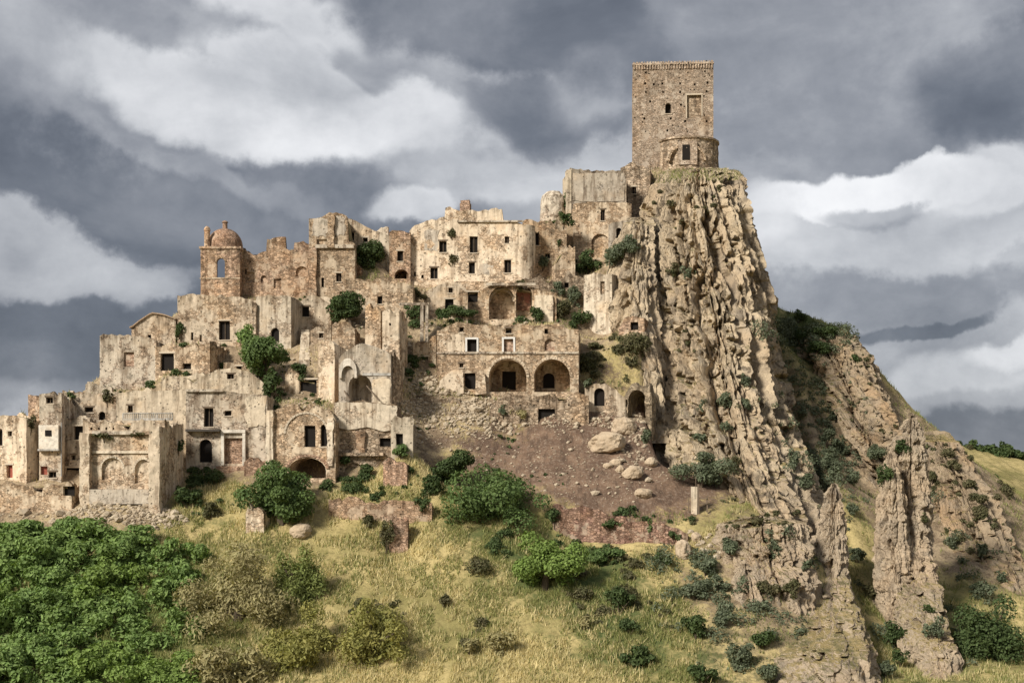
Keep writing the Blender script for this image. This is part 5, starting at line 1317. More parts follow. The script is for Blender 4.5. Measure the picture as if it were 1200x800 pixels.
@ex
def ex_arcade(root, rv, pl, h, tp):
    slab('string_course', root, rv, pl, 512, 678, 412, 414.5, .16, .02, 'stone_grey', 3)
    for cx, cy, w, hh in ((553, 405, 11, 15), (596, 404.5, 11, 15)):
        for a, b in ((cx - w / 2 - 2.2, cx - w / 2 - .1), (cx + w / 2 + .1, cx + w / 2 + 2.2)):
            uvbox('door_jamb', root, rv, pl, a, b, cy - hh / 2 - 2, cy + hh / 2, .09, -.1, 'white_paint')
        uvbox('door_head', root, rv, pl, cx - w / 2, cx + w / 2, cy - hh / 2 - 2.2, cy - hh / 2 - .1, .08, -.1, 'white_paint')
    ring_arch('arch_ring', root, rv, pl, 595, 442, 22.2, 3, 1.0, 'stone_light', .1, -.1, 22)
    ring_arch('arch_ring', root, rv, pl, 647, 442, 21.2, 3, 1.0, 'stone_light', .1, -.1, 22)
    slab('stair_ramp', root, rv, pl, 0, 0, 0, 0, .7, .02, 'stone_light', 5, poly=[(515, 462), (570, 462), (570, 440), (560, 432), (548, 424), (536, 427), (524, 436), (515, 444)][0:2] + [(568, 438), (558, 436)] + [(558, 462), (544, 462), (544, 437), (536, 432), (524, 438), (515, 446)])
    slab('plaster_patch', root, rv, pl, 514, 544, 390, 411, .06, .01, 'stone_light', 6)
@ex
def ex_keep(root, rv, pl, h, tp):
    T = pl.T(rv)
    # band of corbels under the wall head
    m = MB()
    z1 = pl.uv(790, 76)[1]; z0 = pl.uv(790, 81)[1]; n = 30
    for i in range(n):
        s = pl.L * (i + .5) / n; w = pl.L / n * .52
        m.box(s - w / 2, s + w / 2, -.1, .16, z0, z1, T, jit=.03)
    q = pl.L
    m.box(-.05, q + .05, -.9, .2, z1 + .02, z1 + .32, T, jit=.03)
    for i in range(n):
        s = pl.L * (i + .5) / n; w = pl.L / n * .6
        m.box(s - w / 2, s + w / 2, -.8, .1, z1 + .3, z1 + .55, T, jit=.05)
    tag(m.build('corbel_band', 'stone_tower', root), kind='stuff')
    # frame of the blocked window
    uvbox('window_jamb', root, rv, pl, 803.6, 805, 111, 139, .08, -.1, 'lintel_stone'); uvbox('window_head', root, rv, pl, 803.6, 823.4, 110, 111.4, .09, -.1, 'lintel_stone'); uvbox('window_jamb', root, rv, pl, 822, 823.4, 111.6, 136, .08, -.1, 'lintel_stone')
    # round footing with its door
    s, zt = pl.uv(806, 164); c = pl.A + pl.e * s - pl.n * 2.2
    rad = 36 * pl.A.y / FPX
    zb_ = pl.uv(806, 205)[1]
    lathe('round_footing', [(rad + .35, zb_ - 3), (rad + .1, zb_ + 1), (rad, zt - .4), (rad + .22, zt - .3), (rad + .2, zt), (0.1, zt + .35)], 64, 'stone_rough', root, c, rv, .16, seed=11)
    # door on the footing: near-black block painted for the recess's shade
    pf = Plane((pl.A.x, pl.A.y - (rad - 2.2) - .12), (pl.A.x + pl.e.x * pl.L, pl.A.y + pl.e.y * pl.L - (rad - 2.2) - .12))
    fr = slab('door_surround', root, rv, pf, 795, 817, 166, 193, .12, -.9, 'stone_tower', 13)
    uvbox('doorway', root, rv, pf, 799.5, 808.5, 170, 187.5, .16, -.5, 'painted_void')
    ring_arch('arch_ring', root, rv, pf, 805, 188, 20, 2.5, .9, 'stone_warm', -.05, -.9, 18)
for k_, h_ in enumerate(HS): build_house(h_, k_ + 1)

# round apse of the castle, left of the plastered hall
ap = empty('round_apse', P(648, 252, 214)); tag(ap, 'round drum of a ruined apse with curved top left of the plastered hall', 'castle', GC)
lathe('drum_wall', [(2.0, P(648, 262, 214).z), (1.95, P(648, 236, 214).z), (1.7, P(648, 227, 214).z), (1.1, P(648, 222, 214).z), (0.05, P(648, 221, 214).z)], 28, 'stone_grey', ap, (P(648, 0, 216).x, 216), ap.location, .35, seed=21)

# stair flight
stc = empty('stone_stairs', P(356, 424, 187)); tag(stc, 'steep stone stair climbing between two houses left of the fig tree', 'stairs')
for i in range(14):
    q = i / 13.0
    p0 = P(350 + 3 * q, 424 - 38 * q, 184.5 + 7.5 * q); w = 1.45 - .35 * q
    m = MB(); l = stc.location
    m.box(p0.x - l.x, p0.x + w - l.x, p0.y - l.y, p0.y + 1.2 - l.y, p0.z - 1.5 - l.z, p0.z - l.z, jit=.03)
    m.build('step', 'stone_pale', stc)

# grey posts and beam
pg = empty('post_frame', P(497, 396, 188)); tag(pg, 'tall weathered grey post pair with a beam above the rubble terrace', 'posts')
m = MB(); l = pg.location
for a, b, y0_, y1_ in ((492.5, 496.5, 357, 396), (498.5, 502, 358, 400)):
    p0 = P(a, y1_, 188.5); p1 = P(b, y0_, 188.5)
    m = MB(); m.box(p0.x - l.x, p1.x - l.x, .3, .8, p0.z - l.z - 1.5, p1.z - l.z, jit=.05); m.build('post', 'stone_grey', pg)
m = MB(); p0 = P(468, 357.5, 188.5); p1 = P(503, 355, 188.5); m.box(p0.x - l.x, p1.x - l.x, .35, .75, p0.z - l.z + .01, p1.z - l.z, jit=.04); m.build('beam', 'stone_grey', pg)

# gate post with rail by the big shrub
gp = empty('gate_post', P(813, 602, 166)); tag(gp, 'pale gate post with plank and short fence rail at the foot of the crag', 'gate post')
l = gp.location
def bxp(name, px0, px1, py0, py1, Y, th, mat):
    a = P(px0, py1, Y); b = P(px1, py0, Y); m = MB(); m.box(a.x - l.x, b.x - l.x, a.y - l.y, a.y - l.y + th, a.z - l.z, b.z - l.z, jit=.02); return m.build(name, mat, gp)
bxp('post', 810, 817, 570, 604, 166, .5, 'stone_pale'); bxp('plank', 817.5, 819.5, 567, 604, 166, .1, 'old_wood'); bxp('pole', 815, 815.8, 558, 572, 166.2, .08, 'old_wood')
bxp('rail', 820, 829, 583, 584.2, 166.1, .08, 'old_wood'); bxp('rail', 820, 829, 589, 590.2, 166.1, .08, 'old_wood'); bxp('rail_post', 828, 829.4, 580, 600, 166.2, .1, 'old_wood'); bxp('rail_post', 806.5, 808, 582, 602, 166.2, .1, 'old_wood')

# ------------------------------------------------------------------ finding the surface a plant or stone rests on
bpy.context.view_layer.update()
DG = bpy.context.evaluated_depsgraph_get()
def hit(px, py):
    d = pix_dir(px, py)
    ok, loc, nor, i, o, mtx = SC.ray_cast(DG, Vector((0, 0, 0)) + d * 60.0, d)
    return (loc, nor, o) if ok else (None, None, None)

# ------------------------------------------------------------------ boulders and rubble
def ico(sub=2):
    import bmesh
    bm = bmesh.new(); bmesh.ops.create_icosphere(bm, subdivisions=sub, radius=1.0)
    v = np.array([q.co[:] for q in bm.verts]); f = np.array([[q.index for q in p.verts] for p in bm.faces]); bm.free()
    return v, f
IV3, IF3 = ico(4); IV1, IF1 = ico(1)
def boulder(label, px, py, rx, ry, seed, Y=None):
    loc, nor, o = hit(px, py + ry * 0.8)
    if loc is None: return
    k = loc.y / FPX
    v = IV3.copy()
    n = fbm(v[:, 0] * 1.1 + seed, v[:, 1] * 1.1, v[:, 2] * 1.1, 4, 0.55, seed)
    cell = vnoise(v[:, 0] * 1.7 + seed, v[:, 1] * 1.7, v[:, 2] * 1.7, seed + 4)
    v = v * (1 + 0.30 * n + 0.14 * np.round(cell * 2) / 2)[:, None]
    v[:, 2] = np.sign(v[:, 2]) * np.abs(v[:, 2]) ** 0.85
    v = v * np.array([rx * k, (rx + ry) * 0.5 * k, ry * k])
    o = obj('boulder', mesh_from('boulder', v, IF3, ('boulder',), False), None, (loc.x, loc.y + 0.2, loc.z + ry * k * 0.62))
    o.rotation_euler = (0, rnd.uniform(-.15, .15), rnd.uniform(0, 6))
    o.rotation_euler.z = rnd.uniform(-.3, .3)
    tag(o, label, 'boulder', 'boulders on the bare slope')
for i, b in enumerate([
    ('largest flat-topped pale boulder on the bare earth slope', 711, 517, 22, 13), ('rounded boulder behind the largest boulder, against the crag', 730, 498, 14, 11),
    ('smooth pale boulder below the largest boulder', 741, 553, 12, 8), ('lowest pale boulder on the bare slope near the retaining wall', 754, 577, 11, 6.5),
    ('small stone just under the largest boulder', 722, 541, 6.5, 5), ('small stone left of the smooth boulder below the big one', 712, 545, 6, 4), ('small stone touching the left of the smooth pale boulder', 727, 549, 5, 4.5),
    ('dull boulder right of the smooth pale boulder at the crag foot', 763, 541, 8, 6), ('blocky stone lump beside the dark green tree', 352, 621, 13, 9),
    ('pale angular rock between red wall and outcrop', 800, 642, 9, 13), ('small pale rock above the broad outcrop left end', 816, 628, 6, 7)]):
    boulder(b[0], b[1], b[2], b[3], b[4], i * 3 + 5)

def rubble(name, label, areas, size, seed):
    r_ = np.random.default_rng(seed); vs = []; fs = []; n0 = 0
    for (px, py, rx, ry, n) in areas:
        cnt = 0
        for _ in range(n):
            a = r_.uniform(0, 2 * math.pi); q = math.sqrt(r_.uniform(0, 1))
            loc, nor, o = hit(px + rx * q * math.cos(a), py + ry * q * math.sin(a))
            if loc is None or o.name.split('.')[0] not in ('ground', 'roof', 'crag', 'boulder'): continue
            s = size * r_.lognormal(0, 0.5)
            v = IV1 * (1 + r_.uniform(-.28, .28, (len(IV1), 1))) * np.array([s, s * r_.uniform(.6, 1), s * r_.uniform(.45, .8)])
            an = r_.uniform(0, 6.3); c, s_ = math.cos(an), math.sin(an)
            v = np.stack([v[:, 0] * c - v[:, 1] * s_, v[:, 0] * s_ + v[:, 1] * c, v[:, 2]], -1) + np.array(loc[:]) + np.array([0, 0, s * .15])
            vs.append(v); fs.append(IF1 + n0); n0 += len(v)
    o = obj(name, mesh_from(name, np.concatenate(vs), np.concatenate(fs), ('rubble',), False))
    tag(o, label, kind='stuff')
rubble('rubble', 'loose stone rubble spilled over the bare slope and banks',
       [(520, 452, 45, 12, 350), (575, 482, 40, 18, 350), (560, 495, 60, 20, 300), (660, 490, 30, 14, 200), (715, 492, 25, 10, 140), (620, 540, 110, 45, 60), (720, 545, 60, 40, 80), (740, 520, 20, 30, 120), (742, 500, 16, 18, 120),
        (130, 600, 70, 10, 420), (180, 608, 40, 12, 260), (50, 605, 60, 12, 160), (490, 490, 20, 30, 140), (270, 440, 60, 14, 160), (230, 402, 30, 8, 60), (250, 445, 60, 10, 120), (340, 460, 40, 40, 200), (420, 400, 50, 30, 160), (350, 480, 40, 8, 80), (580, 380, 80, 8, 120), (520, 480, 50, 22, 350), (640, 310, 30, 20, 120), (480, 345, 60, 15, 100), (820, 640, 30, 18, 90), (480, 430, 20, 30, 120)], 0.17, 4)

rubble('gravel', 'fine gravel strewn over the bare slope', [(600, 520, 110, 40, 320), (700, 555, 90, 40, 260), (560, 480, 60, 25, 400), (300, 440, 130, 60, 250), (420, 400, 80, 60, 200), (150, 602, 80, 10, 300)], 0.075, 9)

# ------------------------------------------------------------------ plants
def leaves(cent, rad, n_leaf, size, r_, up=0.3, shell=0.55, droop=0.0, long=1.5):
    """cent (k,3), rad (k,3): clumps; returns diamond-shaped leaf sprays"""
    cent = np.asarray(cent); rad = np.asarray(rad)
    w = (rad ** 2).sum(1); w = w / w.sum()
    ci = r_.choice(len(cent), n_leaf, p=w)
    d = r_.normal(size=(n_leaf, 3)); d[:, 2] += up; d /= np.linalg.norm(d, axis=1)[:, None]
    q = shell + (1.08 - shell) * r_.uniform(0, 1, n_leaf) ** 0.6
    p = cent[ci] + d * rad[ci] * q[:, None]
    nrm = d + r_.normal(scale=0.55, size=(n_leaf, 3)); nrm[:, 2] += 0.35; nrm /= np.linalg.norm(nrm, axis=1)[:, None]
    a = np.cross(nrm, r_.normal(size=(n_leaf, 3))); a /= np.linalg.norm(a, axis=1)[:, None] + 1e-9
    if droop: a[:, 2] -= droop; a /= np.linalg.norm(a, axis=1)[:, None]
    b = np.cross(nrm, a)
    s = size * r_.lognormal(0, 0.3, n_leaf)[:, None]
    v = np.stack([p - a * s * long * .5, p + b * s * .5 + nrm * s * .12, p + a * s * long * .5, p - b * s * .5 + nrm * s * .12], 1).reshape(-1, 3)
    f = np.arange(n_leaf * 4).reshape(-1, 4)
    return v, f
def plant(name, label, cat, base, crown_c, R_, mat, size, dens, seed, nclump=14, trunk=True, group=None, shell=0.5, droop=0.0, long=1.5, clump=0.42, part='crown', stem='trunk'):
    """base: world point on the ground; crown_c: crown centre; R_: crown radii (x, y, z)"""
    r_ = np.random.default_rng(seed)
    base = Vector(base); root = empty(name, base); tag(root, label, cat, group)
    c = np.array((Vector(crown_c) - base)[:]); R_ = np.array(R_, float)
    d = r_.normal(size=(nclump, 3)); d[:, 2] += .15; d /= np.linalg.norm(d, axis=1)[:, None]
    q = r_.uniform(0.3, 0.92, (nclump, 1))
    cent = c + d * R_ * q
    rad = np.outer(r_.uniform(clump * .5, clump * 1.2, nclump), R_)
    cent = np.concatenate([cent, c[None, :]]); rad = np.concatenate([rad, (R_ * .5)[None, :]])
    area = (rad[:, 0] * (rad[:, 0] + rad[:, 2]) / 2).sum() * 4 * math.pi
    n = int(dens * area / (size * size * long * .5))
    n = max(60, min(n, 14500))
    v, f = leaves(cent, rad, n, size, r_, shell=shell, droop=droop, long=long)
    obj(part, mesh_from(part, v, f, (mat,), False), root)
    m = MB()
    if trunk:
        h_ = c[2]; tr = max(.10, 0.055 * (R_[0] + R_[2]))
        mid = Vector((c[0] * .4 + r_.uniform(-.2, .2), c[1] * .4, h_ * .5))
        m.tube([Vector((0, 0, -.5)), mid * .5, mid, Vector(c) * .9], [tr * 1.2, tr, tr * .8, tr * .45], 7)
        for k in range(min(7, nclump)):
            e = Vector(cent[k]); s0 = mid.lerp(Vector(c), r_.uniform(0, .6))
            m.tube([s0, s0.lerp(e, .5) + Vector((0, 0, .15)), e], [tr * .5, tr * .3, tr * .12], 5)
    else:
        for k in range(4):
            e = Vector(cent[k]); tr = max(.03, .03 * R_[0])
            m.tube([Vector((0, 0, -.3)), e * .5, e], [tr * 1.4, tr, tr * .5], 5)
    m.build(stem, 'bark', root)
    return root
def pxplant(name, label, cat, px, py, rx, ry, mat, size=0.28, dens=1.0, seed=None, bpx=None, bpy_=None, Y=None, **kw):
    """crown centre / radii in photo pixels; the base is found on the surface under it"""
    if seed is None: seed = (int(px) * 73 + int(py) * 19) % 100000
    bx_ = px if bpx is None else bpx; by_ = py + ry * .92 if bpy_ is None else bpy_
    if Y is None:
        loc, nor, o = hit(bx_, by_)
        if loc is None: print('no base for', label); return
        base = Vector(loc)
    else:
        b = P(bx_, by_, Y); base = Vector((b.x, Y, float(ground_z(np.array([b.x]), np.array([Y]))[0])))
    k = base.y / FPX
    ry_m = ry * k; rx_m = rx * k
    Yc = base.y + (0.1 * rx_m)
    cc = P(px, py, Yc)
    return plant(name, label, cat, base, cc, (rx_m, rx_m * .9, ry_m), mat, size, dens, seed, **kw)

TG = 'trees of the green thicket'
THK = [(10, 632, 58, 30, 159, 'leaf_green'), (85, 634, 60, 30, 158.5, 'leaf_green'), (160, 642, 58, 34, 158, 'leaf_green'), (208, 664, 40, 34, 156, 'leaf_green'), (-15, 676, 60, 36, 154, 'leaf_green'), (60, 682, 62, 36, 153.5, 'leaf_green'),
                                (130, 692, 60, 38, 153, 'leaf_bright'), (190, 712, 48, 40, 151, 'leaf_green'), (20, 728, 66, 40, 148, 'leaf_green'), (100, 744, 62, 42, 147, 'leaf_green'), (170, 764, 54, 36, 145.5, 'leaf_green'), (-10, 786, 66, 42, 141, 'leaf_green'), (70, 800, 62, 38, 140.5, 'leaf_green'), (50, 660, 60, 34, 156, 'leaf_green'), (130, 662, 58, 34, 156, 'leaf_green'), (-10, 706, 60, 36, 151, 'leaf_bright'), (60, 712, 60, 36, 150.5, 'leaf_green'), (150, 732, 56, 38, 148.5, 'leaf_green'), (50, 768, 62, 38, 144, 'leaf_green'), (125, 784, 60, 36, 142.5, 'leaf_bright'), (212, 690, 30, 30, 153, 'leaf_green'), (215, 745, 34, 34, 147, 'leaf_green')]
THK.sort(key=lambda q: -q[4])
ROWS = [THK[0:4], THK[4:7], THK[7:10], THK[10:13], THK[13:16], THK[16:19], THK[19:]]
RN = ['top', 'second', 'third', 'fourth', 'fifth', 'sixth', 'lowest']; CN = ['leftmost', 'second from left', 'third from left', 'fourth from left']
THK = [q + ('leafy tree %s in the %s row of the lower left thicket' % (CN[j_], RN[i_]),) for i_, row in enumerate(ROWS) for j_, q in enumerate(sorted(row))]
k_ = 0
for (px, py, rx, ry, Y, mt, lb) in THK:
    pxplant('thicket_tree', lb, 'tree', px, py, rx, ry, mt, 0.22, 0.62, 100 + k_, bpy_=py + ry, Y=Y + 1.0, nclump=64, group=TG, clump=.22, long=2.0)
    k_ += 1
pxplant('tree', 'bright yellow-green tree at the bottom edge right of the thicket', 'tree', 190, 800, 72, 38, 'leaf_bright', 0.22, 0.62, 140, Y=140, bpy_=830, nclump=22, clump=.34)
pxplant('willow_tree', 'feathery brown-olive tree with thin dry foliage right of the thicket', 'tree', 280, 706, 78, 64, 'leaf_brown', 0.14, 0.55, 141, Y=150, bpy_=775, nclump=26, clump=.32, long=3.0, droop=.6, shell=.2)
pxplant('willow_tree', 'green feathery tree rising behind the brown-olive one', 'tree', 348, 690, 36, 56, 'leaf_sage', 0.14, 0.5, 142, Y=152, bpy_=750, nclump=18, clump=.36, long=2.4, droop=.5, shell=.2)
pxplant('willow_tree', 'mid-green wispy tree between brown-olive and yellow-olive trees', 'tree', 350, 762, 50, 52, 'leaf_olive', 0.15, 0.62, 143, Y=144, bpy_=820, nclump=20, clump=.36, long=2.4, droop=.5, shell=.2)
pxplant('willow_tree', 'yellow-olive wispy tree rightmost of the feathery trees', 'tree', 440, 752, 58, 56, 'leaf_olive', 0.15, 0.622, 144, Y=144, bpy_=815, nclump=20, clump=.34, long=2.2, droop=.4, shell=.2)
pxplant('willow_tree', 'low dry brownish bush-tree at the bottom edge below the brown-olive tree', 'tree', 270, 795, 55, 36, 'leaf_brown', 0.2, 0.6, 145, Y=140, bpy_=835, nclump=18, clump=.36, long=2.6, droop=.5, shell=.2)

pxplant('tree', 'round dark green tree in front of the brick-ringed vault', 'tree', 326, 580, 47, 38, 'leaf_mid', 0.2, 0.75, 150, Y=162, bpy_=620, bpx=330, nclump=24, clump=.36)
pxplant('tree', 'largest broad green tree below the bare earth slope', 'tree', 578, 589, 64, 52, 'leaf_mid', 0.2, 0.75, 151, Y=165, bpy_=640, bpx=575, nclump=30, clump=.32)
pxplant('tree', 'small dark tree touching the upper left of the broad green tree', 'tree', 536, 545, 22, 18, 'leaf_dark', 0.19, 0.8, 152, Y=170, bpy_=570, nclump=14)
pxplant('tree', 'small round bright tree in the grass below the broad green tree', 'tree', 643, 659, 43, 35, 'leaf_bright', 0.18, 0.6, 153, Y=153.5, bpy_=696, bpx=638, nclump=22, clump=.34)
pxplant('tree', 'small spreading tree at the bottom edge left of the grey-green bushes', 'tree', 745, 775, 23, 17, 'leaf_dark', 0.26, 0.9, 154, Y=143.5, bpy_=800, nclump=14)
pxplant('tree', 'big dark green tree at the lower right edge', 'tree', 1162, 748, 46, 52, 'leaf_dark', 0.2, 0.75, 155, Y=154, bpy_=802, nclump=26, clump=.36)
pxplant('tree', 'green tree growing among the houses left of the stairs', 'tree', 308, 415, 30, 26, 'leaf_mid', 0.19, 0.8, 156, Y=181.5, bpy_=462, bpx=316, nclump=20, clump=.36)
pxplant('tree', 'light green sapling beside the tall barred window', 'tree', 288, 396, 14, 13, 'leaf_green', 0.26, .8, 157, Y=184, bpy_=425, nclump=10)
pxplant('tree', 'dark ivy-hung tree under the green tree among the houses', 'tree', 319, 450, 12, 22, 'leaf_dark', 0.24, 1.0, 158, Y=179.5, bpy_=470, nclump=10)
pxplant('fig_tree', 'spreading dark fig tree in the middle of the village', 'tree', 404, 362, 27, 19, 'leaf_dark', 0.19, 0.8, 159, Y=190, bpy_=392, bpx=412, nclump=18)
pxplant('tree', 'dark green tree on the crest right of the church block', 'tree', 431, 298, 20, 18, 'leaf_dark', 0.19, 0.8, 160, Y=203, bpy_=318, nclump=14)
for i, (px, py, rx, ry, lb) in enumerate([(1136, 526, 17, 12, 'leftmost rounded tree on the far skyline'), (1156, 530, 14, 11, 'small dark tree on the far skyline between two larger ones'), (1177, 531, 18, 15, 'largest round tree on the far skyline'), (1198, 535, 13, 12, 'skyline tree at the right edge of the picture')]):
    pxplant('skyline_tree', lb, 'tree', px, py, rx, ry, 'leaf_dark', 0.4, 1.0, 170 + i, Y=330, bpy_=py + ry + 3, nclump=10, group='trees on the far skyline')
pxplant('bush', 'dark bush on the yellow slope below the far skyline trees', 'shrub', 1166, 561, 8, 11, 'leaf_dark', 0.34, 1.0, 176, Y=285, nclump=8, trunk=False, stem='stem', part='foliage')
pxplant('bush', 'dark green bush at the right edge below the yellow far slope', 'shrub', 1196, 606, 14, 10, 'leaf_dark', 0.34, 1.0, 177, Y=255, nclump=8, trunk=False, stem='stem', part='foliage')

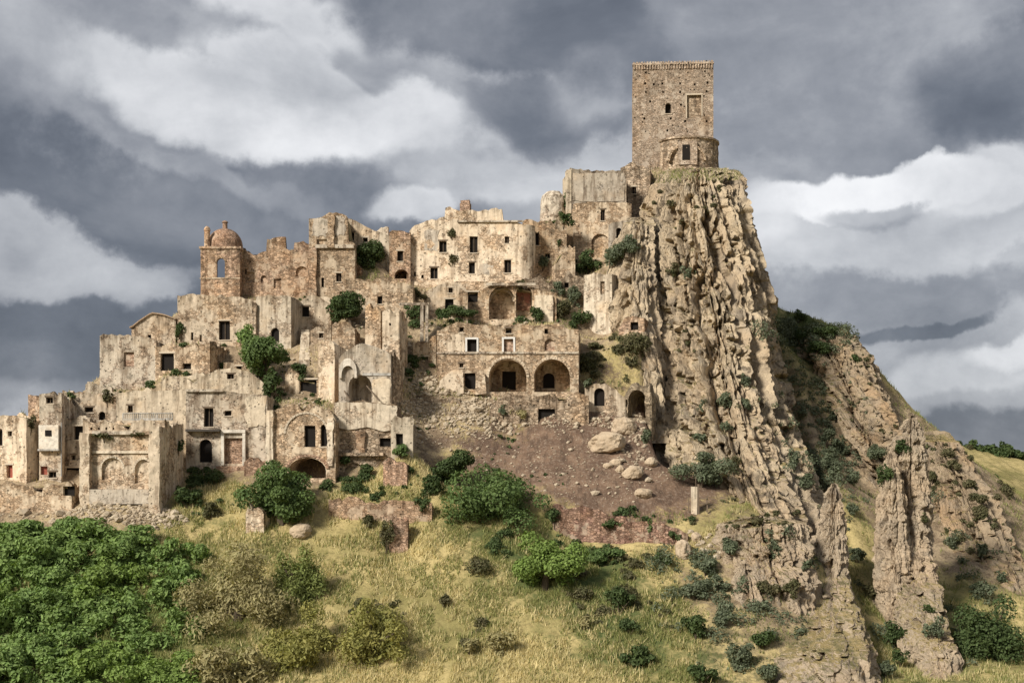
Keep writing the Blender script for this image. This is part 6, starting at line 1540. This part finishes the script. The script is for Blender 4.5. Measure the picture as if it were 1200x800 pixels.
G_, D_, B_, S_ = 'leaf_greygreen', 'leaf_dark', 'leaf_brown', 'leaf_scrub'
SHR = [
    (737, 290, 13, 13, G_, 'silvery shrub against the left edge of the crag, the right of two'), (722, 299, 16, 11, G_, 'silvery shrub by the whitish wall fragment, the left of two'), (690, 308, 14, 13, D_, 'dark round shrub below the blocked castle arch'),
    (655, 338, 10, 10, G_, 'green shrub topmost on the terrace left of the bastion wall'), (671, 350, 12, 11, G_, 'grey-green shrub touching the bastion wall, middle of the terrace'), (659, 362, 12, 12, S_, 'brownish shrub low on the terrace left of the bastion wall'), (680, 374, 11, 13, D_, 'dark shrub at the foot of the bastion wall'),
    (628, 369, 11, 11, D_, 'round dark shrub in front of the cream pier of the vaulted ruin'), (607, 334, 8, 6, S_, 'scrubby tuft growing on the eave of the vaulted ruin'),
    (790, 318, 9, 8, S_, 'scrubby bush halfway up the crag, left of a pair'), (808, 318, 9, 11, G_, 'grey bush halfway up the crag, right of a pair'), (872, 447, 9, 9, G_, 'upper bush of the cluster on the crag\'s lower right face'), (851, 468, 11, 10, G_, 'largest bush of the cluster on the crag\'s lower right face'),
    (825, 477, 9, 8, G_, 'leftmost bush of the cluster on the crag\'s lower face'), (874, 474, 8, 8, G_, 'right bush of the cluster on the crag\'s lower face'), (852, 500, 7, 7, G_, 'small bush under the largest bush on the crag face'), (820, 513, 8, 7, G_, 'bush above the big grey-green shrub at the crag foot'), (758, 509, 7, 9, G_, 'lone bush on the crag\'s lower left buttress'),
    (822, 551, 33, 21, G_, 'big spreading grey-green shrub at the foot of the crag'), (860, 545, 11, 12, S_, 'dull shrub just right of the big shrub at the crag foot'), (925, 386, 8, 14, G_, 'grey bush on the right edge of the crag near the ridge'), (930, 540, 10, 14, G_, 'bush in the gully low on the crag\'s right side'), (942, 565, 12, 10, G_, 'wide bush low in the crag\'s right gully'),
    (945, 395, 15, 9, D_, 'dark scrub at the top of the ridge next to the crag'), (970, 388, 16, 9, D_, 'dark scrub in the middle of the ridge top'), (955, 408, 18, 7, D_, 'long dark scrub band under the ridge top'), (1003, 420, 7, 7, D_, 'small bush at the right end of the ridge scrub'), (935, 372, 9, 7, D_, 'bush where crag and ridge skyline meet'),
    (978, 487, 10, 8, G_, 'grey bush in the gap between crag and orange cliff, uppermost'), (968, 512, 9, 12, G_, 'bush in the gap beside the crag, second from top'), (983, 522, 12, 11, G_, 'bush in the gap beside the crag, third from top'), (975, 545, 12, 14, G_, 'leafy bush low in the gap between crag and ridge'), (1000, 560, 13, 9, G_, 'bush at the lower right of the gap between crag and ridge'),
    (1024, 532, 15, 12, G_, 'grey-green bush left of the tallest spire'), (1057, 525, 13, 9, D_, 'dark bush perched against the tallest spire'), (1038, 555, 9, 14, D_, 'dark bush hanging beside the rock fin'),
    (826, 663, 16, 12, G_, 'grey-green bush uppermost left of the broad outcrop'), (815, 690, 17, 14, G_, 'grey-green bush left of the thin rock rib'), (843, 682, 12, 12, G_, 'bush touching the thin rock rib'), (815, 735, 15, 15, D_, 'dark bush below the thin rock rib, left'), (845, 722, 14, 11, G_, 'bush directly under the thin rock rib'), (868, 768, 20, 17, G_, 'wide grey-green bush near the bottom edge left of the slender spire'),
    (822, 790, 22, 14, D_, 'dark bush at the bottom edge, centre right'), (895, 748, 17, 12, D_, 'dark bush right of the wide grey-green bush'), (900, 790, 20, 14, G_, 'grey bush at the bottom edge left of the slender spire'), (928, 688, 10, 12, S_, 'scrub on the broad outcrop\'s right slope'), (900, 690, 12, 10, S_, 'scrub in the middle below the broad outcrop'), (945, 660, 7, 8, G_, 'small bush left of the slender spire\'s waist'), (855, 640, 14, 8, G_, 'low bush on top of the outcrop\'s left end'),
    (1083, 607, 5, 8, S_, 'small dark tuft on the tallest spire\'s face'), (1096, 737, 12, 12, G_, 'silvery bush on the foot of the tallest spire'), (1088, 712, 6, 6, D_, 'small dark bush above the silvery spire bush'), (1115, 635, 9, 8, G_, 'bush right of the tallest spire\'s middle'), (1150, 643, 9, 8, G_, 'bush on the brown shoulder right of the spires'), (1172, 675, 7, 7, G_, 'small bush above the big dark tree at the right edge'), (1150, 690, 16, 9, G_, 'pale bush touching the top of the big dark tree'),
    (1050, 745, 14, 16, D_, 'dark undergrowth bush between the two spires, lower'), (1025, 690, 12, 14, S_, 'dull bush between the two spires, upper'), (1040, 785, 14, 12, G_, 'bush at the bottom edge between the two spires'), (1055, 770, 10, 12, D_, 'dark bush left of the tall spire\'s foot'),
    (452, 630, 13, 20, S_, 'tall dull bush left of the lone brick pillar'), (430, 609, 10, 9, S_, 'low dull bush under the long garden wall'), (585, 753, 15, 15, B_, 'dry brown bush on the grass slope, the taller of two'), (552, 757, 13, 11, B_, 'dry brown bush on the grass slope, the lower of two'), (520, 704, 9, 8, S_, 'scrubby bush in the middle of the grass slope'), (683, 729, 9, 9, B_, 'small dry bush right of the green patch'), (725, 704, 18, 16, D_, 'dark bush in the green patch right of the small round tree'), (738, 733, 12, 10, D_, 'dark bush at the lower end of the green patch'),
    (700, 650, 24, 9, 'leaf_mid', 'low lush green bush right of the broad green tree'), (650, 606, 12, 12, D_, 'dark bush between the broad tree and the red wall'), (775, 655, 12, 8, D_, 'dark low bush at the foot of the red wall'), (745, 660, 10, 7, S_, 'scrub under the middle of the red wall'), (790, 628, 9, 6, D_, 'bush hanging on the red wall\'s right end'), (718, 612, 14, 5, D_, 'green creeper on the top of the red wall, left'), (762, 618, 6, 10, 'leaf_mid', 'green creeper hanging down the red wall'),
    (222, 583, 18, 13, D_, 'dark bush under the arched door house, left'), (248, 597, 13, 10, S_, 'scrub right of the dark bush under the arched door house'), (471, 529, 12, 9, 'leaf_mid', 'bright bush on top of the leaning brick pillar'), (428, 553, 11, 11, D_, 'dark bush in the low arch under the terrace wall'), (404, 538, 12, 6, D_, 'dark creeper on the ledge of the terrace wall'), (505, 570, 13, 10, D_, 'dark bush right of the leaning brick pillar'), (498, 590, 11, 10, D_, 'dark bush at the right end of the long garden wall'),
    (212, 386, 7, 13, D_, 'dark creeper hanging between gabled house and long upper house'), (353, 437, 13, 10, D_, 'dark bush over the dark gap below the stairs'), (483, 364, 13, 12, D_, 'green bush left of the grey posts'), (540, 366, 20, 8, D_, 'dark hedge bush in front of the small gabled house'), (516, 370, 10, 8, D_, 'dark bush left of the hedge at the small gabled house'), (487, 344, 14, 7, S_, 'dull scrub on the terrace below the palace\'s left end'), (530, 302, 7, 7, S_, 'round tuft growing out of the palace wall'), (529, 272, 5, 6, S_, 'tuft growing under the palace parapet'),
    (590, 482, 8, 7, G_, 'grey-green bush on the plinth under the great arches'), (609, 484, 10, 10, B_, 'dry brown bush on the plinth above the black cellar hole'), (636, 308, 10, 9, G_, 'grey shrub in the castle wing\'s broken corner'), (660, 258, 12, 9, D_, 'dark ivy under the round apse'), (655, 286, 4, 6, D_, 'small dark bush on the castle wing'), (604, 250, 8, 5, D_, 'bush on the palace roof right end'), (690, 450, 8, 6, G_, 'small bush on the chapel roof'), (739, 425, 9, 8, S_, 'scrub on the grassy bank above the chapel'), (695, 405, 10, 5, S_, 'scrub on the bank below the bastion wall'), (662, 240, 6, 12, D_, 'creeper on the drum of the round apse'),
    (84, 463, 9, 5, D_, 'mossy bush on the roof of the small pale upper house'), (126, 466, 9, 9, S_, 'hanging bush at the corner of the square grey house'), (122, 511, 14, 5, S_, 'grass-grown ledge bush on the roofless hall, left'), (165, 508, 14, 4, S_, 'grass-grown ledge bush on the roofless hall, right'), (36, 498, 6, 10, S_, 'dark bush on the right corner of the leftmost house'), (209, 523, 6, 9, D_, 'dark bush at the right corner of the roofless hall'),
    (1000, 596, 10, 8, G_, 'bush in the green gully right of the slender spire\'s tip'), (1005, 650, 12, 10, G_, 'bush in the gully between the spires, left'), (1092, 560, 8, 8, S_, 'scrub on the brown shoulder, upper left'), (1118, 545, 9, 6, S_, 'scrub along the brown shoulder\'s skyline'), (1150, 585, 8, 6, S_, 'scrub on the brown shoulder\'s right skyline'),
]
for (px, py, rx, ry, mt, lb) in SHR:
    pxplant('shrub', lb, 'shrub', px, py, rx, ry, mt, 0.16 if mt != B_ else .13, 0.68, None, nclump=9, trunk=False, stem='stem', part='foliage', clump=.46, shell=.35, long=1.7 if mt != B_ else 2.6, group='shrubs of the hillside and ruins')

# ------------------------------------------------------------------ grasses (nobody could count them)
def blades(name, label, pos, hgt, wid, mat, seed, lean=.35):
    r_ = np.random.default_rng(seed); n = len(pos)
    an = r_.uniform(0, 2 * math.pi, n); h = hgt * r_.lognormal(0, .35, n)
    d = np.stack([np.cos(an), np.sin(an), 0 * an], -1); le = r_.normal(0, lean, (n, 2)) * h[:, None]
    w = wid * r_.uniform(.6, 1.4, n)[:, None]
    b0 = pos - d * w / 2; b1 = pos + d * w / 2
    tp = pos + np.stack([le[:, 0], le[:, 1], h], -1)
    b0[:, 2] -= .05; b1[:, 2] -= .05
    v = np.stack([b0, b1, tp], 1).reshape(-1, 3); f = np.arange(n * 3).reshape(-1, 3)
    return tag(obj(name, mesh_from(name, v, f, (mat,))), label, kind='stuff')
def ground_scatter(n, x0, x1, y0, y1, seed):
    r_ = np.random.default_rng(seed)
    X = r_.uniform(x0, x1, n); Y = r_.uniform(y0, y1, n)
    return X, Y, r_
X, Y, r_ = ground_scatter(360000, -62, 62, 137, 172, 5)
zn = zone_at(X, Y)
tuft = fbm(X / 1.3, Y / 1.3, 0 * X, 3, .6, 31) + .25 * fbm(X / 6, Y / 6, 0 * X, 2, .5, 39)
keep = (zn[:, 1] < .35) & (zn[:, 2] < .42) & (tuft > -.22) & ((X < 20) | (tuft > .1))
X, Y, zn = X[keep], Y[keep], zn[keep]
Zg = ground_z(X, Y)
pos = np.stack([X, Y, Zg], -1)
gr = zn[:, 0] + .45 * fbm(X / 3, Y / 3, 0 * X, 4, .6, 44) + np.random.default_rng(3).normal(0, .17, len(X)) > .38
blades('dry_grass', 'straw-coloured dry grass covering the lower slope', pos[~gr], .42, .09, 'straw', 6)
blades('green_grass', 'green grass in the damp hollows of the slope', pos[gr], .36, .09, 'grass_green', 7)
X, Y, r_ = ground_scatter(60000, -60, 40, 168, 222, 15)
zn = zone_at(X, Y); tuft = fbm(X / 2.2, Y / 2.2, 0 * X, 3, .55, 37)
keep = (tuft > .12) & (zn[:, 1] < .5)
X, Y = X[keep], Y[keep]
blades('terrace_grass', 'dry tufts of grass on the terraces between the houses', np.stack([X, Y, ground_z(X, Y)], -1), .35, .09, 'straw', 16)
X, Y, r_ = ground_scatter(95000, 14, 110, 138, 232, 25)
tuft = fbm(X / 2.2, Y / 2.2, 0 * X, 3, .55, 47); keep = (tuft > .02) & (zone_at(X, Y)[:, 1] < .4)
X, Y = X[keep], Y[keep]
blades('slope_grass', 'olive grass tufts on the right-hand slope', np.stack([X, Y, ground_z(X, Y)], -1), .38, .1, 'grass_green', 26)
# tufts rooted on wall tops and roofs
pts = []
r_ = np.random.default_rng(77)
for (px0, px1, py, n) in [(0, 32, 488, 160), (73, 135, 461, 120), (108, 182, 510, 120), (120, 182, 458, 120), (183, 245, 405, 220), (185, 262, 440, 160), (208, 300, 347, 100), (262, 312, 460, 80), (313, 392, 474, 160), (395, 465, 470, 60), (428, 470, 362, 40), (404, 484, 327, 120),
                          (512, 678, 379, 520), (548, 652, 336, 200), (600, 664, 256, 200), (480, 530, 258, 60), (530, 600, 246, 50), (668, 734, 199, 70), (728, 762, 193, 60), (672, 740, 239, 80), (784, 870, 203, 500), (760, 800, 206, 120), (686, 730, 451, 80), (560, 690, 460, 160), (464, 545, 458, 120), (385, 506, 585, 260), (648, 806, 606, 200), (400, 460, 570, 260), (420, 446, 320, 120), (281, 362, 293, 60), (290, 345, 345, 100), (684, 717, 322, 30)]:
    for _ in range(n * 2):
        a = r_.uniform(px0, px1); loc, nor, o = hit(a, py + r_.uniform(-5, 9))
        if loc is not None and nor.z > .3: pts.append(loc[:])
if pts: blades('wall_grass', 'grass growing along wall tops and earthen roofs', np.array(pts), .38, .09, 'grass_green', 78)

def undergrowth(name, label, areas, mat, seed, allow=('ground', 'crag', 'ridge_cliff', 'roof', 'rock_outcrop', 'crag_flank', 'rock_bank'), size=.15, minup=-1):
    r_ = np.random.default_rng(seed); C = []; RR = []
    for (px, py, rx, ry, n, rad) in areas:
      for c_ in range(max(1, n // 6)):
        a = r_.uniform(0, 2 * math.pi); q = math.sqrt(r_.uniform(0, 1)); kx, ky = px + rx * q * math.cos(a), py + ry * q * math.sin(a); cs_ = r_.lognormal(0, .5)
        for _ in range(6):
            loc, nor, o = hit(kx + r_.normal(0, 7) * cs_, ky + r_.normal(0, 5) * cs_)
            if loc is None or o.name.split('.')[0] not in allow or nor.z < minup: continue
            s = rad * r_.lognormal(-.15, .55)
            C.append((loc.x, loc.y, loc.z + s * .3)); RR.append((s, s, s * .75))
    RR = np.array(RR); n = int(.8 * (RR[:, 0] ** 2).sum() * 4 * math.pi / (size * size * .85) )
    v, f = leaves(C, RR, min(n, 40000), size, r_, shell=.3, long=1.8)
    tag(obj(name, mesh_from(name, v, f, (mat,))), label, kind='stuff')
undergrowth('undergrowth', 'low grey-green undergrowth on the right-hand slopes and gullies',
    [(945, 450, 16, 50, 110, .45), (962, 520, 14, 50, 100, .5), (985, 600, 18, 40, 60, .5), (880, 740, 90, 60, 110, .5), (840, 700, 50, 50, 60, .6), (985, 580, 30, 60, 70, .5), (970, 520, 22, 50, 50, .45), (1030, 700, 30, 80, 80, .5), (1110, 640, 60, 60, 30, .45), (1130, 720, 60, 60, 60, .55), (955, 392, 45, 22, 200, .6), (1000, 470, 40, 40, 24, .35), (920, 650, 50, 30, 40, .4), (940, 500, 20, 80, 22, .3), (860, 470, 60, 80, 16, .3), (800, 660, 30, 40, 50, .5)], G_, 201)
undergrowth('undergrowth', 'dull brown scrub scattered over the grass slope and rocks',
    [(600, 720, 140, 70, 36, .35), (450, 680, 70, 50, 12, .35), (720, 690, 70, 60, 70, .4), (1110, 540, 60, 40, 70, .4), (1150, 600, 50, 40, 60, .4), (830, 330, 60, 110, 14, .25), (820, 225, 45, 15, 20, .3), (1030, 460, 40, 60, 40, .3), (710, 420, 30, 25, 60, .4), (890, 600, 60, 20, 30, .3)], S_, 202)
undergrowth('undergrowth', 'dark green weeds between the houses and along the bare slope',
    [(200, 455, 90, 12, 60, .25), (220, 403, 40, 8, 40, .3), (250, 440, 120, 30, 90, .3), (250, 350, 50, 8, 30, .25), (340, 440, 60, 50, 60, .35), (350, 475, 40, 6, 40, .25), (480, 480, 20, 30, 30, .3), (600, 378, 80, 6, 70, .3), (620, 530, 100, 40, 40, .16), (700, 240, 40, 8, 20, .25), (500, 400, 30, 40, 50, .4), (560, 372, 90, 8, 60, .35), (440, 340, 60, 30, 40, .3), (640, 350, 40, 40, 50, .35), (700, 300, 50, 40, 40, .35), (240, 580, 40, 25, 60, .4), (430, 575, 60, 15, 70, .35), (500, 560, 30, 40, 50, .4), (700, 640, 70, 25, 70, .5), (600, 640, 30, 14, 30, .4), (640, 255, 30, 12, 40, .35), (350, 350, 60, 20, 30, .3), (720, 610, 80, 12, 50, .3)], D_, 203)
